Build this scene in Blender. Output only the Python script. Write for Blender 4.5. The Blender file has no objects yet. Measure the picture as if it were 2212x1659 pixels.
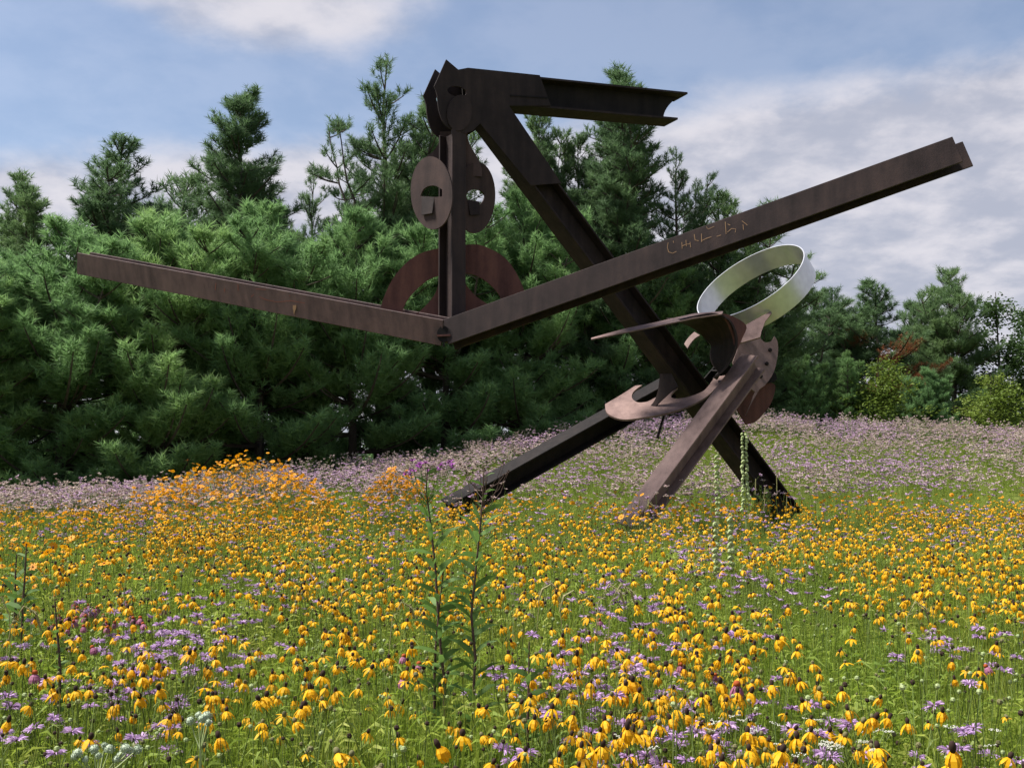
import bpy, math, random
import numpy as np
from mathutils import Vector, Matrix, Quaternion, noise
from mathutils.geometry import tessellate_polygon

random.seed(7)
SC = bpy.context.scene
COL = SC.collection

# ------------------------------------------------------------------ camera
F, CX, CY = 2372.0, 1106.0, 829.5           # focal length and centre in picture units (2212 wide)
EYE = Vector((0, 0, 1.65))
PITCH = math.atan(250.5 / F)
cam_d = bpy.data.cameras.new('camera')
cam_d.sensor_width = 36
cam_d.lens = 36 * F / 2212
cam_d.clip_end = 3000
cam = bpy.data.objects.new('camera', cam_d)
cam.location = EYE
cam.rotation_euler = (math.pi / 2 + PITCH, 0, 0)
COL.objects.link(cam)
SC.camera = cam

# ------------------------------------------------------------------ light
SUN_EL, SUN_AZ = math.radians(58), math.radians(-92)      # high, to the left of the view
SKY_STRENGTH = 0.068
SUN_STRENGTH = 4.3
SC.view_settings.view_transform = 'Standard'
SC.view_settings.look = 'None'
SC.view_settings.exposure = 1.22
SC.view_settings.gamma = 1
SC.view_settings.use_curve_mapping = False
SC.render.film_transparent = False

def nd(nt, t, **kw):
    n = nt.nodes.new(t)
    for k, v in kw.items():
        setattr(n, k, v)
    return n

def mth(nt, op, a, b=None, c=None, clamp=False):
    n = nt.nodes.new('ShaderNodeMath'); n.operation = op; n.use_clamp = clamp
    for i, v in enumerate((a, b, c)):
        if v is None: continue
        if isinstance(v, (int, float)): n.inputs[i].default_value = v
        else: nt.links.new(v, n.inputs[i])
    return n.outputs[0]

def smooth(nt, v, lo, hi, to0=0.0, to1=1.0):
    n = nt.nodes.new('ShaderNodeMapRange'); n.interpolation_type = 'SMOOTHSTEP'
    nt.links.new(v, n.inputs[0])
    n.inputs[1].default_value = lo; n.inputs[2].default_value = hi
    n.inputs[3].default_value = to0; n.inputs[4].default_value = to1
    return n.outputs[0]

world = bpy.data.worlds.new('World'); SC.world = world; world.use_nodes = True
wt = world.node_tree; wt.nodes.clear()
wo = nd(wt, 'ShaderNodeOutputWorld'); bg = nd(wt, 'ShaderNodeBackground')
sky = nd(wt, 'ShaderNodeTexSky', sky_type='NISHITA', sun_disc=False, sun_elevation=SUN_EL,
         sun_rotation=SUN_AZ, altitude=200, air_density=1.0, dust_density=1.2, ozone_density=1.2)
geo = nd(wt, 'ShaderNodeTexCoord')
sep = nd(wt, 'ShaderNodeSeparateXYZ'); wt.links.new(geo.outputs['Generated'], sep.inputs[0])
X, Y, Z = sep.outputs
zz = mth(wt, 'ADD', mth(wt, 'MAXIMUM', Z, 0.0), 0.22)
comb = nd(wt, 'ShaderNodeCombineXYZ')
wt.links.new(mth(wt, 'DIVIDE', X, zz), comb.inputs[0]); wt.links.new(mth(wt, 'DIVIDE', Y, zz), comb.inputs[1])
comb.inputs[2].default_value = 3.4
def wnoise(scale, detail, rough, vec, dist=0.0, loc=None):
    m = nd(wt, 'ShaderNodeMapping'); wt.links.new(vec, m.inputs[0])
    if loc: m.inputs['Location'].default_value = loc
    n = nd(wt, 'ShaderNodeTexNoise'); wt.links.new(m.outputs[0], n.inputs['Vector'])
    n.inputs['Scale'].default_value = scale; n.inputs['Detail'].default_value = detail
    n.inputs['Roughness'].default_value = rough; n.inputs['Distortion'].default_value = dist
    return n.outputs[0]
n1 = wnoise(1.0, 7, 0.55, comb.outputs[0], 0.1, (1.7, 0.4, 0))
n2 = wnoise(3.4, 8, 0.58, comb.outputs[0], 0.15)
n3 = wnoise(8.0, 5, 0.55, comb.outputs[0], 0.1)
# cloud sheet packs together towards the horizon; it reaches higher on the right of the view
edge = mth(wt, 'SUBTRACT', mth(wt, 'ADD', 0.335, mth(wt, 'MULTIPLY', X, 0.10)), Z)
lowc = smooth(wt, edge, -0.03, 0.08, -0.02, 0.42)
blob = mth(wt, 'POWER', mth(wt, 'ADD', mth(wt, 'POWER', mth(wt, 'DIVIDE', mth(wt, 'ADD', X, 0.205), 0.17), 2.0),
           mth(wt, 'POWER', mth(wt, 'DIVIDE', mth(wt, 'SUBTRACT', Z, 0.43), 0.055), 2.0)), 1.0)
blob = smooth(wt, blob, 0.0, 1.6, 0.25, 0.0)
cov = mth(wt, 'ADD', mth(wt, 'ADD', mth(wt, 'MULTIPLY', n1, 0.55), mth(wt, 'MULTIPLY', n2, 0.45)), mth(wt, 'ADD', lowc, blob))
mask = smooth(wt, cov, 0.54, 0.78, 0.22, 0.95)
cmix = nd(wt, 'ShaderNodeMix', data_type='RGBA')
wt.links.new(smooth(wt, mth(wt, 'ADD', mth(wt, 'MULTIPLY', n3, 0.5), mth(wt, 'MULTIPLY', n2, 0.5)), 0.38, 0.60), cmix.inputs[0])
cmix.inputs[6].default_value = (3.0, 3.15, 3.8, 1)
cmix.inputs[7].default_value = (4.9, 4.75, 5.1, 1)
smix = nd(wt, 'ShaderNodeMix', data_type='RGBA')
tint = nd(wt, 'ShaderNodeMix', data_type='RGBA', blend_type='MULTIPLY'); tint.inputs[0].default_value = 1
wt.links.new(sky.outputs[0], tint.inputs[6]); tint.inputs[7].default_value = (1.0, 1.0, 1.0, 1)
wt.links.new(mask, smix.inputs[0]); wt.links.new(tint.outputs[2], smix.inputs[6]); wt.links.new(cmix.outputs[2], smix.inputs[7])
wt.links.new(smix.outputs[2], bg.inputs[0]); bg.inputs[1].default_value = SKY_STRENGTH
wt.links.new(bg.outputs[0], wo.inputs[0])

sd = bpy.data.lights.new('sun', 'SUN'); sd.energy = SUN_STRENGTH; sd.angle = math.radians(12.0); sd.color = (1, 0.955, 0.88)
sun = bpy.data.objects.new('sun', sd); COL.objects.link(sun)
sdir = Vector((math.sin(SUN_AZ) * math.cos(SUN_EL), math.cos(SUN_AZ) * math.cos(SUN_EL), math.sin(SUN_EL)))
sun.rotation_euler = sdir.to_track_quat('Z', 'Y').to_euler()
sun.location = sdir * 60

# ------------------------------------------------------------------ helpers
RIGHT = Vector((1, 0, 0)); FWD = Vector((0, math.cos(PITCH), math.sin(PITCH))); UPV = Vector((0, -math.sin(PITCH), math.cos(PITCH)))
def ray(px, py):
    return FWD + RIGHT * ((px - CX) / F) + UPV * ((CY - py) / F)
def P(px, py, y):
    r = ray(px, py); return EYE + r * (y / r.y)
def on_plane(px, py, o, n):
    r = ray(px, py); return EYE + r * ((o - EYE).dot(n) / r.dot(n))
def to_px(x, y, z):
    v = Vector((x, y, z)) - EYE
    f = v.dot(FWD); return CX + F * v.x / f, CY - F * v.dot(UPV) / f

def obj(name, verts, faces, mats, parent=None, mi=None, smooth_=False):
    me = bpy.data.meshes.new(name)
    me.from_pydata([tuple(v) for v in verts], [], faces)
    for m in (mats if isinstance(mats, (list, tuple)) else [mats]): me.materials.append(m)
    if mi is not None: me.polygons.foreach_set('material_index', mi)
    if smooth_: me.polygons.foreach_set('use_smooth', [True] * len(me.polygons))
    me.update()
    o = bpy.data.objects.new(name, me); COL.objects.link(o)
    if parent is not None: o.parent = parent
    return o

def mesh_np(name, V, T, mats, mi=None):
    """V (n,3), T (m,3 or 4) numpy"""
    me = bpy.data.meshes.new(name)
    k = T.shape[1]
    me.vertices.add(len(V)); me.vertices.foreach_set('co', V.astype(np.float32).ravel())
    me.loops.add(T.size); me.loops.foreach_set('vertex_index', T.astype(np.int32).ravel())
    me.polygons.add(len(T)); me.polygons.foreach_set('loop_start', np.arange(0, T.size, k, dtype=np.int32))
    me.polygons.foreach_set('loop_total', np.full(len(T), k, dtype=np.int32))
    for m in (mats if isinstance(mats, (list, tuple)) else [mats]): me.materials.append(m)
    if mi is not None: me.polygons.foreach_set('material_index', np.asarray(mi, dtype=np.int32))
    me.update(calc_edges=True)
    return me

def link(name, me, parent=None):
    o = bpy.data.objects.new(name, me); COL.objects.link(o)
    if parent is not None: o.parent = parent
    return o

def tag(o, label=None, cat=None, group=None, kind=None):
    if label: o['label'] = label
    if cat: o['category'] = cat
    if group: o['group'] = group
    if kind: o['kind'] = kind
    return o

def empty(name, loc=(0, 0, 0), rz=0):
    o = bpy.data.objects.new(name, None); o.empty_display_size = 0.2
    o.location = loc; o.rotation_euler = (0, 0, rz); COL.objects.link(o); return o

def copy_thing(root, loc, rot=None, scale=None):
    r = root.copy(); COL.objects.link(r); r.location = loc
    if rot is not None: r.rotation_euler = rot
    if scale is not None: r.scale = (scale,) * 3 if isinstance(scale, (int, float)) else scale
    for ch in root.children:
        c = ch.copy(); COL.objects.link(c); c.parent = r
        for g in ch.children:
            e = g.copy(); COL.objects.link(e); e.parent = c
    return r

# ------------------------------------------------------------------ materials
def principled(name, col, rough=0.7, spec=0.3, metal=0.0):
    m = bpy.data.materials.new(name); m.use_nodes = True
    b = m.node_tree.nodes['Principled BSDF']
    b.inputs['Base Color'].default_value = (*col, 1); b.inputs['Roughness'].default_value = rough
    b.inputs['Metallic'].default_value = metal; b.inputs['Specular IOR Level'].default_value = spec
    return m, m.node_tree, b

def ramp(nt, fac, stops):
    r = nt.nodes.new('ShaderNodeValToRGB'); nt.links.new(fac, r.inputs[0])
    e = r.color_ramp.elements
    while len(e) < len(stops): e.new(0.5)
    for i, (p, c) in enumerate(stops): e[i].position = p; e[i].color = (*c, 1)
    return r.outputs[0]

def leafmat(name, c1, c2, trans=0.35, rough=0.6, world_noise=0.0, c3=None):
    """thin leaf: diffuse + translucent, colour varies from plant to plant and over the place"""
    m = bpy.data.materials.new(name); m.use_nodes = True; nt = m.node_tree; nt.nodes.clear()
    out = nd(nt, 'ShaderNodeOutputMaterial')
    oi = nd(nt, 'ShaderNodeObjectInfo'); g = nd(nt, 'ShaderNodeNewGeometry')
    tn = nd(nt, 'ShaderNodeTexNoise'); nt.links.new(g.outputs['Position'], tn.inputs['Vector'])
    tn.inputs['Scale'].default_value = 0.9; tn.inputs['Detail'].default_value = 5; tn.inputs['Roughness'].default_value = .65
    fac = mth(nt, 'ADD', mth(nt, 'MULTIPLY', oi.outputs['Random'], 0.45),
              mth(nt, 'ADD', mth(nt, 'MULTIPLY', smooth(nt, tn.outputs[0], 0.3, 0.7), 0.35), mth(nt, 'MULTIPLY', g.outputs['Random Per Island'], 0.20)))
    st = [(0.1, c1), (0.9, c2)] if c3 is None else [(0.1, c1), (0.55, c2), (0.95, c3)]
    c = ramp(nt, fac, st)
    b = nd(nt, 'ShaderNodeBsdfPrincipled'); nt.links.new(c, b.inputs['Base Color'])
    b.inputs['Roughness'].default_value = rough; b.inputs['Specular IOR Level'].default_value = 0.25
    t = nd(nt, 'ShaderNodeBsdfTranslucent'); nt.links.new(c, t.inputs[0])
    mx = nd(nt, 'ShaderNodeMixShader'); mx.inputs[0].default_value = trans
    nt.links.new(b.outputs[0], mx.inputs[1]); nt.links.new(t.outputs[0], mx.inputs[2]); nt.links.new(mx.outputs[0], out.inputs[0])
    return m

def steel(name, ca, cb, rough=0.62):
    m, nt, b = principled(name, ca, rough, 0.16)
    tc = nd(nt, 'ShaderNodeTexCoord')
    a = nd(nt, 'ShaderNodeTexNoise'); nt.links.new(tc.outputs['Object'], a.inputs['Vector'])
    a.inputs['Scale'].default_value = 1.3; a.inputs['Detail'].default_value = 8; a.inputs['Roughness'].default_value = .7
    f = nd(nt, 'ShaderNodeTexNoise'); nt.links.new(tc.outputs['Object'], f.inputs['Vector'])
    f.inputs['Scale'].default_value = 55; f.inputs['Detail'].default_value = 4; f.inputs['Roughness'].default_value = .8
    mp = nd(nt, 'ShaderNodeMapping'); nt.links.new(tc.outputs['Object'], mp.inputs[0]); mp.inputs['Scale'].default_value = (5, 5, 0.7)
    s = nd(nt, 'ShaderNodeTexNoise'); nt.links.new(mp.outputs[0], s.inputs['Vector']); s.inputs['Scale'].default_value = 1.5; s.inputs['Detail'].default_value = 6
    fac = mth(nt, 'ADD', mth(nt, 'MULTIPLY', a.outputs[0], 0.40), mth(nt, 'ADD', mth(nt, 'MULTIPLY', f.outputs[0], 0.28), mth(nt, 'MULTIPLY', s.outputs[0], 0.32)))
    c = ramp(nt, fac, [(0.36, tuple(x * .45 for x in ca)), (0.48, ca), (0.62, cb), (0.72, (cb[0] * 1.25, cb[1] * 1.0, cb[2] * .8))])
    nt.links.new(c, b.inputs['Base Color'])
    nt.links.new(smooth(nt, f.outputs[0], 0.3, 0.7, rough - .1, rough + .2), b.inputs['Roughness'])
    bp = nd(nt, 'ShaderNodeBump'); bp.inputs['Strength'].default_value = 0.35; bp.inputs['Distance'].default_value = 0.01
    nt.links.new(mth(nt, 'ADD', f.outputs[0], a.outputs[0]), bp.inputs['Height']); nt.links.new(bp.outputs[0], b.inputs['Normal'])
    return m

M_STEEL = steel('weathered_steel', (0.066, 0.042, 0.041), (0.110, 0.069, 0.064))
M_PALE = steel('sunlit_tone_steel', (0.165, 0.110, 0.100), (0.25, 0.170, 0.152))  # same steel lightened; sunlight on hub, saddle and front leg put into colour
M_DEEP = steel('shade_tone_steel', (0.022, 0.015, 0.015), (0.042, 0.028, 0.026), 0.65)  # same steel darkened; shade on diagonal, top beam and hook painted in
M_RUST = steel('red_rusted_steel', (0.092, 0.038, 0.033), (0.150, 0.064, 0.050))
M_MID = steel('half_shade_steel', (0.027, 0.018, 0.018), (0.050, 0.032, 0.029))  # darker copy of the steel; dimness of right arm and column is painted shade
M_MID2 = steel('brown_disc_steel', (0.044, 0.028, 0.027), (0.076, 0.047, 0.042))
M_DARK = steel('near_black_shade_steel', (0.010, 0.008, 0.008), (0.020, 0.015, 0.014), 0.7)  # near-black steel; paints in shade on left leg and web, also colours bolts
M_CHALK = principled('pale_paint_mark', (0.24, 0.15, 0.09), 0.9, 0.1)[0]
M_REDMARK = principled('red_paint_mark', (0.15, 0.055, 0.042), 0.9, 0.1)[0]
def stainless():
    m, nt, b = principled('brushed_stainless', (0.62, 0.62, 0.60), 0.33, 0.5, 0.6)
    tc = nd(nt, 'ShaderNodeTexCoord'); mp = nd(nt, 'ShaderNodeMapping'); nt.links.new(tc.outputs['Object'], mp.inputs[0])
    mp.inputs['Scale'].default_value = (3, 3, 3)
    n = nd(nt, 'ShaderNodeTexNoise'); nt.links.new(mp.outputs[0], n.inputs['Vector']); n.inputs['Scale'].default_value = 2.5; n.inputs['Detail'].default_value = 6
    b.inputs['Roughness'].default_value = .30
    nt.links.new(ramp(nt, n.outputs[0], [(0.3, (0.52, 0.52, 0.55)), (0.7, (0.62, 0.62, 0.65))]), b.inputs['Base Color'])
    return m
M_STAIN = stainless()

# ------------------------------------------------------------------ ground
CRX = [-400, 0, 300, 600, 750, 900, 1100, 1300, 1500, 1650, 1750, 1900, 2100, 2212, 2700]
CRY = [1104, 1084, 1060, 1022, 1008, 996, 955, 918, 903, 902, 912, 920, 925, 934, 960]
DC = [29, 29, 29, 30, 31, 32, 34, 36, 37, 37, 37, 37, 37, 37, 37]
BD = [0, 3, 3.7, 6.6, 11, 16, 21, 26]
BZ = [-0.05, -0.02, 0.0, 0.20, 0.50, 0.78, 0.98, 1.1]
def sstep(t): t = max(0.0, min(1.0, t)); return t * t * (3 - 2 * t)
def ground_z(x, y):
    d = max(y, 0.5)
    px = CX + F * x / max(d, 6.0)
    base = float(np.interp(d, BD, BZ))
    cy = float(np.interp(px, CRX, CRY)); dc = float(np.interp(px, CRX, DC))
    zc = 1.65 + (1080 - cy) / F * dc - 0.85
    if y <= 0: base = -0.05
    t = (d - 20.5) / (dc - 20.5)
    w = 0.0 if t <= 0 else (1.0 if t >= 1 else 0.35 * t + 0.65 * sstep(t))
    z = base * (1 - w) + zc * w if d < dc else zc
    return z + 0.05 * noise.noise(Vector((x * .5, y * .5, 0)))
def build_ground():
    ys = list(np.linspace(-60, 0, 13)) + list(np.linspace(1, 60, 100)) + [70, 90, 130, 200, 400, 900]
    xs = sorted(set([-900, -400, -200, -120] + list(np.round(np.linspace(-70, 70, 141), 3)) + [120, 200, 400, 900]))
    V = []; Fc = []
    for y in ys:
        for x in xs: V.append((x, y, ground_z(x, min(y, 60))))
    nx = len(xs)
    for j in range(len(ys) - 1):
        for i in range(nx - 1):
            a = j * nx + i; Fc.append((a, a + 1, a + 1 + nx, a + nx))
    m, nt, b = principled('meadow_soil', (0.03, 0.035, 0.012), 0.95, 0.1)
    g = nd(nt, 'ShaderNodeNewGeometry'); n = nd(nt, 'ShaderNodeTexNoise'); nt.links.new(g.outputs['Position'], n.inputs['Vector'])
    n.inputs['Scale'].default_value = 3; n.inputs['Detail'].default_value = 8
    nt.links.new(ramp(nt, n.outputs[0], [(0.3, (0.05, 0.055, 0.018)), (0.5, (0.09, 0.115, 0.022)), (0.7, (0.13, 0.15, 0.035))]), b.inputs['Base Color'])
    o = obj('ground', V, Fc, m, smooth_=True); tag(o, kind='structure')
build_ground()

# ------------------------------------------------------------------ sculpture
ROOT = empty('steel_sculpture', (P(1540, 1100, 20).x, 20.0, ground_z(3.6, 20)))
tag(ROOT, 'tall abstract sculpture of dark rusted I-beams with a silver ring, standing in the flower meadow', 'sculpture')
def sobj(name, V, Fc, mat, parent=ROOT, sm=False, mi=None):
    """vertices are given in world space; the part keeps them relative to the sculpture's base"""
    base = ROOT.location
    return obj(name, [Vector(v) - base for v in V], Fc, mat, parent, mi, sm)

def box_pts(c, ax, hx, ay, hy, az, hz, V, Fc):
    b = len(V)
    for sx in (-1, 1):
        for sy in (-1, 1):
            for sz in (-1, 1):
                V.append(c + ax * (hx * sx) + ay * (hy * sy) + az * (hz * sz))
    for f in ((0, 1, 3, 2), (4, 6, 7, 5), (0, 4, 5, 1), (2, 3, 7, 6), (0, 2, 6, 4), (1, 5, 7, 3)):
        Fc.append(tuple(b + i for i in f))

def hbeam(name, p0, p1, d1, depth, width, mat, tf=0.035, tw=0.03, web=True, parent=ROOT, ext=0.0):
    """p0-p1 is the centre line; d1 points from flange to flange"""
    a = (p1 - p0).normalized(); d1 = (d1 - a * d1.dot(a)).normalized(); d2 = a.cross(d1)
    L = (p1 - p0).length; c = (p0 + p1) / 2
    V = []; Fc = []
    for s in (-1, 1):
        e = ext if s < 0 else 0.0
        box_pts(c + a * (e / 2) + d1 * (s * (depth / 2 - tf / 2)), a, (L + e) / 2, d1, tf / 2, d2, width / 2, V, Fc)
    if web: box_pts(c, a, L / 2, d1, depth / 2 - tf - .001, d2, tw / 2, V, Fc)
    o = sobj(name, V, Fc, mat, parent)
    bv = o.modifiers.new('edge', 'BEVEL'); bv.width = 0.006; bv.segments = 1; bv.limit_method = 'ANGLE'
    return o

def plate3(name, outer, holes, n, th, mat, parent=ROOT):
    """outer / holes: lists of 3D points on a plane; thickness goes to -n"""
    loops = [outer] + holes
    flat = [p for l in loops for p in l]
    tris = tessellate_polygon(loops)
    N = len(flat)
    V = [Vector(p) for p in flat] + [Vector(p) - n * th for p in flat]
    Fc = []
    for t in tris:
        a, b, c = t
        nn = (flat[b] - flat[a]).cross(flat[c] - flat[a])
        if nn.dot(n) < 0: a, c = c, a
        Fc.append((a, b, c)); Fc.append((a + N, c + N, b + N))
    k = 0
    for l in loops:
        m = len(l)
        for i in range(m):
            j = (i + 1) % m; Fc.append((k + i, k + j, k + j + N, k + i + N))
        k += m
    o = sobj(name, V, Fc, mat, parent)
    return o

def plate(name, px, o, n, th, mat, holes=(), parent=ROOT):
    n = n.normalized()
    return plate3(name, [on_plane(x, y, o, n) for x, y in px], [[on_plane(x, y, o, n) for x, y in h] for h in holes], n, th, mat, parent)

def ell(cx, cy, rx, ry, rot=0, n=36, a0=0, a1=360):
    r = []
    for i in range(n):
        a = math.radians(a0 + (a1 - a0) * i / (n if abs(a1 - a0) == 360 else n - 1)); x, y = rx * math.cos(a), ry * math.sin(a)
        c, s = math.cos(math.radians(rot)), math.sin(math.radians(rot))
        r.append((cx + x * c - y * s, cy + x * s + y * c))
    return r

def curve(pts, k=6):
    """Catmull-Rom through 2D points"""
    out = []
    p = [pts[0]] + list(pts) + [pts[-1]]
    for i in range(1, len(p) - 2):
        for j in range(k):
            t = j / k; q = []
            for c in (0, 1):
                a, b, cc, d = p[i - 1][c], p[i][c], p[i + 1][c], p[i + 2][c]
                q.append(.5 * ((2 * b) + (-a + cc) * t + (2 * a - 5 * b + 4 * cc - d) * t * t + (-a + 3 * b - 3 * cc + d) * t ** 3))
            out.append(tuple(q))
    out.append(tuple(pts[-1])); return out

YAW = math.radians(27)
NP = Vector((math.sin(YAW), -math.cos(YAW), 0))
O1 = P(990, 200, 18.0)
BH = 0.45
# long diagonal leg from the head to the ground
f0 = on_plane(1033, 201, O1, NP); f1 = on_plane(1722, 1124, O1, NP)
ax = (f1 - f0).normalized(); inpl = ax.cross(NP).normalized()
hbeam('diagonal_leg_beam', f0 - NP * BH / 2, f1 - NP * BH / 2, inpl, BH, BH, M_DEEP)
# horizontal beam at the top, web end burnt off in a curve
t0 = on_plane(1010, 184, O1, NP); t1 = on_plane(1473, 229, O1, NP)
axt = (t1 - t0).normalized(); upt = NP.cross(axt); upt = upt if upt.z > 0 else -upt
TH = 0.55
def top_beam():
    V = []; Fc = []
    mid = -NP * (BH / 2)
    L = (t1 - t0).length
    ct = t0 + axt * (L / 2) + mid
    box_pts(ct + upt * (TH / 2 - .018) + axt * .08, axt, L / 2 + .08, upt, .018, NP, BH / 2, V, Fc)
    box_pts(ct - upt * (TH / 2 - .018) - axt * .06, axt, L / 2 - .06, upt, .018, NP, BH / 2, V, Fc)
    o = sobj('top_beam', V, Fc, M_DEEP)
    end = []
    for i in range(11):
        s = i / 10; z = TH / 2 - .037 - s * (TH - .074)
        x = L + .10 - .40 * math.sin(s * math.pi / 2) ** 0.8
        end.append(t0 + axt * x + upt * z - NP * (BH / 2 - .015))
    outer = [t0 - upt * (TH / 2 - .037) - NP * (BH / 2 - .015), t0 + upt * (TH / 2 - .037) - NP * (BH / 2 - .015)] + end
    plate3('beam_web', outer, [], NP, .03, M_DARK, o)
top_beam()

# head: twin gusset plates with pointed tops and rounded bottoms
G = [(964, 129), (990, 151), (1011, 147), (1166, 163), (1188, 206), (1185, 212), (1100, 205), (1097, 236)]
G += [(1213, 396), (1147, 401)] + [(1037, 267)] + curve([(1022, 283), (1002, 288), (980, 283), (959, 267), (948, 238), (944, 205), (938, 187)], 5)
G2 = [(964, 129), (990, 151), (1011, 147), (1166, 163), (1190, 229), (1100, 229), (1213, 396), (1147, 401), (1037, 267)] + \
     curve([(1022, 283), (1002, 288), (980, 283), (959, 267), (948, 238), (944, 205), (938, 187)], 5)
hole = ell(987, 198, 21, 11, 10, 18)
Og = O1 + NP * 0.026
g3 = [on_plane(x, y, Og, NP) for x, y in G2]; h3 = [on_plane(x, y, Og, NP) for x, y in hole]
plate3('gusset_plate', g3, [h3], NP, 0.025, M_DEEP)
back = -NP * (BH + 0.028)
nG = 9
g_rear = [g3[0], g3[1], g3[2] , on_plane(1060, 190, Og, NP), on_plane(1060, 260, Og, NP)] + g3[9:]
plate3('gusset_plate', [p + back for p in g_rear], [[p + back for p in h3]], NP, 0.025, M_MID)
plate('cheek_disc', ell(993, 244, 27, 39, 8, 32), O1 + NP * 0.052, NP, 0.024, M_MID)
plate('weld_bar', [(1103, 205), (1184, 210), (1184, 213), (1103, 208)], O1 + NP * 0.04, NP, 0.014, M_DARK)

# hanging column
YC = 18.15
NCc = Vector((-0.62, -0.78, 0)).normalized()
c0 = P(977, 290, YC - .02); c1 = P(976, 706, YC - .22)
hbeam('hanging_column', c0, c1, Vector((0.62, -0.78, 0)), 0.40, 0.28, M_MID)
Ob = P(976, 330, YC + .22)
NV = Vector((0.15, -1, 0)).normalized()
neck = curve([(950, 285), (949, 305), (938, 325), (921, 339), (915, 345)], 5) + [(915, 372), (1041, 382)] + curve([(1041, 366), (1034, 345), (1020, 322), (1011, 300), (1010, 282)], 5)
plate('flared_neck_plate', neck, Ob, NV, 0.03, M_STEEL)
# two oval masks with a cut and folded tongue
def mask(cx, cy, rx, ry, rot, yy, nrm, holepx, tongue, nm='oval_disc'):
    o = P(cx, cy, yy); n = nrm.normalized()
    d = plate(nm, ell(cx, cy, rx, ry, rot, 44), o, n, 0.035, M_MID2, [holepx])
    a, b, c, e = [on_plane(x, y, o, n) for x, y in tongue]
    V = [a, b, c + n * 0.04, e + n * 0.04]; off = n * 0.02
    V = V + [v - off for v in V]
    t = obj('folded_tongue', [Vector(v) - ROOT.location for v in V],
            [(0, 1, 2, 3), (7, 6, 5, 4), (0, 4, 5, 1), (1, 5, 6, 2), (2, 6, 7, 3), (3, 7, 4, 0)], M_DEEP, d)
    return d
hl = curve([(908, 424), (914, 410), (927, 402), (941, 402), (955, 410)], 4) + [(955, 425), (940, 426)]
mask(932, 417, 45, 79, -3, 17.75, Vector((-0.55, -1, 0)), hl, [(911, 425), (938, 426), (936, 462), (913, 466)])
hr = curve([(1007, 424), (1012, 414), (1026, 409), (1040, 413), (1047, 422), (1044, 434), (1035, 444)], 4) + [(1036, 436), (1010, 431)]
mask(1028, 427, 42, 77, 3, 18.45, Vector((0.55, -1, 0)), hr, [(1010, 432), (1036, 437), (1034, 465), (1014, 466)])
# half ring and bell shaped web where the arms meet
Oa = P(975, 690, 18.25); NA = Vector((0.12, -1, 0.0)).normalized()
ringp = curve([(819, 676), (830, 640), (850, 600), (880, 566), (915, 545), (960, 535), (1005, 529), (1042, 531), (1088, 555), (1116, 591), (1140, 645)], 5) + [(1140, 672)] + \
    curve([(1086, 668), (1080, 640), (1058, 614), (1030, 596), (1000, 590), (965, 592), (930, 602), (900, 625), (876, 655), (864, 690)], 5)
plate('half_ring_plate', ringp, Oa, NA, 0.04, M_RUST)
bell = curve([(880, 690), (898, 679), (922, 658), (940, 634), (948, 610), (952, 585)], 4) + curve([(990, 585), (996, 598), (1012, 622), (1032, 643), (1063, 663)], 4) + [(1080, 680), (960, 712)]
plate('bell_shaped_plate', bell, Oa + Vector((0, -.12, 0)), NA, 0.035, M_RUST)

# the two arms of the V
def arm(name, pa, pb, roll, w, depth, mat, ext=0.0):
    a = (pb - pa).normalized()
    n = a.cross(Vector((0, 0, 1))).normalized()
    if n.y > 0: n = -n
    n = (Quaternion(a, roll) @ n).normalized()
    o = hbeam(name, pa - n * depth / 2, pb - n * depth / 2, n, depth, w, mat, 0.03, 0.028, ext=ext)
    return n, o
LA, JA = P(166, 569, 21.4), P(957, 718, 17.55)
nl, larm = arm('left_arm_beam', LA, P(955, 719.5, 17.56), math.radians(13), 0.425, 0.34, M_STEEL)
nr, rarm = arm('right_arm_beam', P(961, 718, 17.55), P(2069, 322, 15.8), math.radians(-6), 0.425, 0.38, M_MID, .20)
# pin hole with cross bar where the arms meet
oj = JA + Vector((0, -.012, 0)); NJ = Vector((0, -1, 0.05)).normalized()
pin = plate('pin_hole', ell(958, 722, 14, 18, 0, 24), oj, NJ, 0.02, M_DARK)
plate('pin_bar', [(944, 723), (973, 722), (973, 726), (944, 727)], oj + NJ * .03, NJ, 0.03, M_RUST)
plate('joint_slot', [(956, 738), (960, 738), (961, 749), (957, 749)], oj + NJ * .004, NJ, 0.02, M_DARK)

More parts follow.
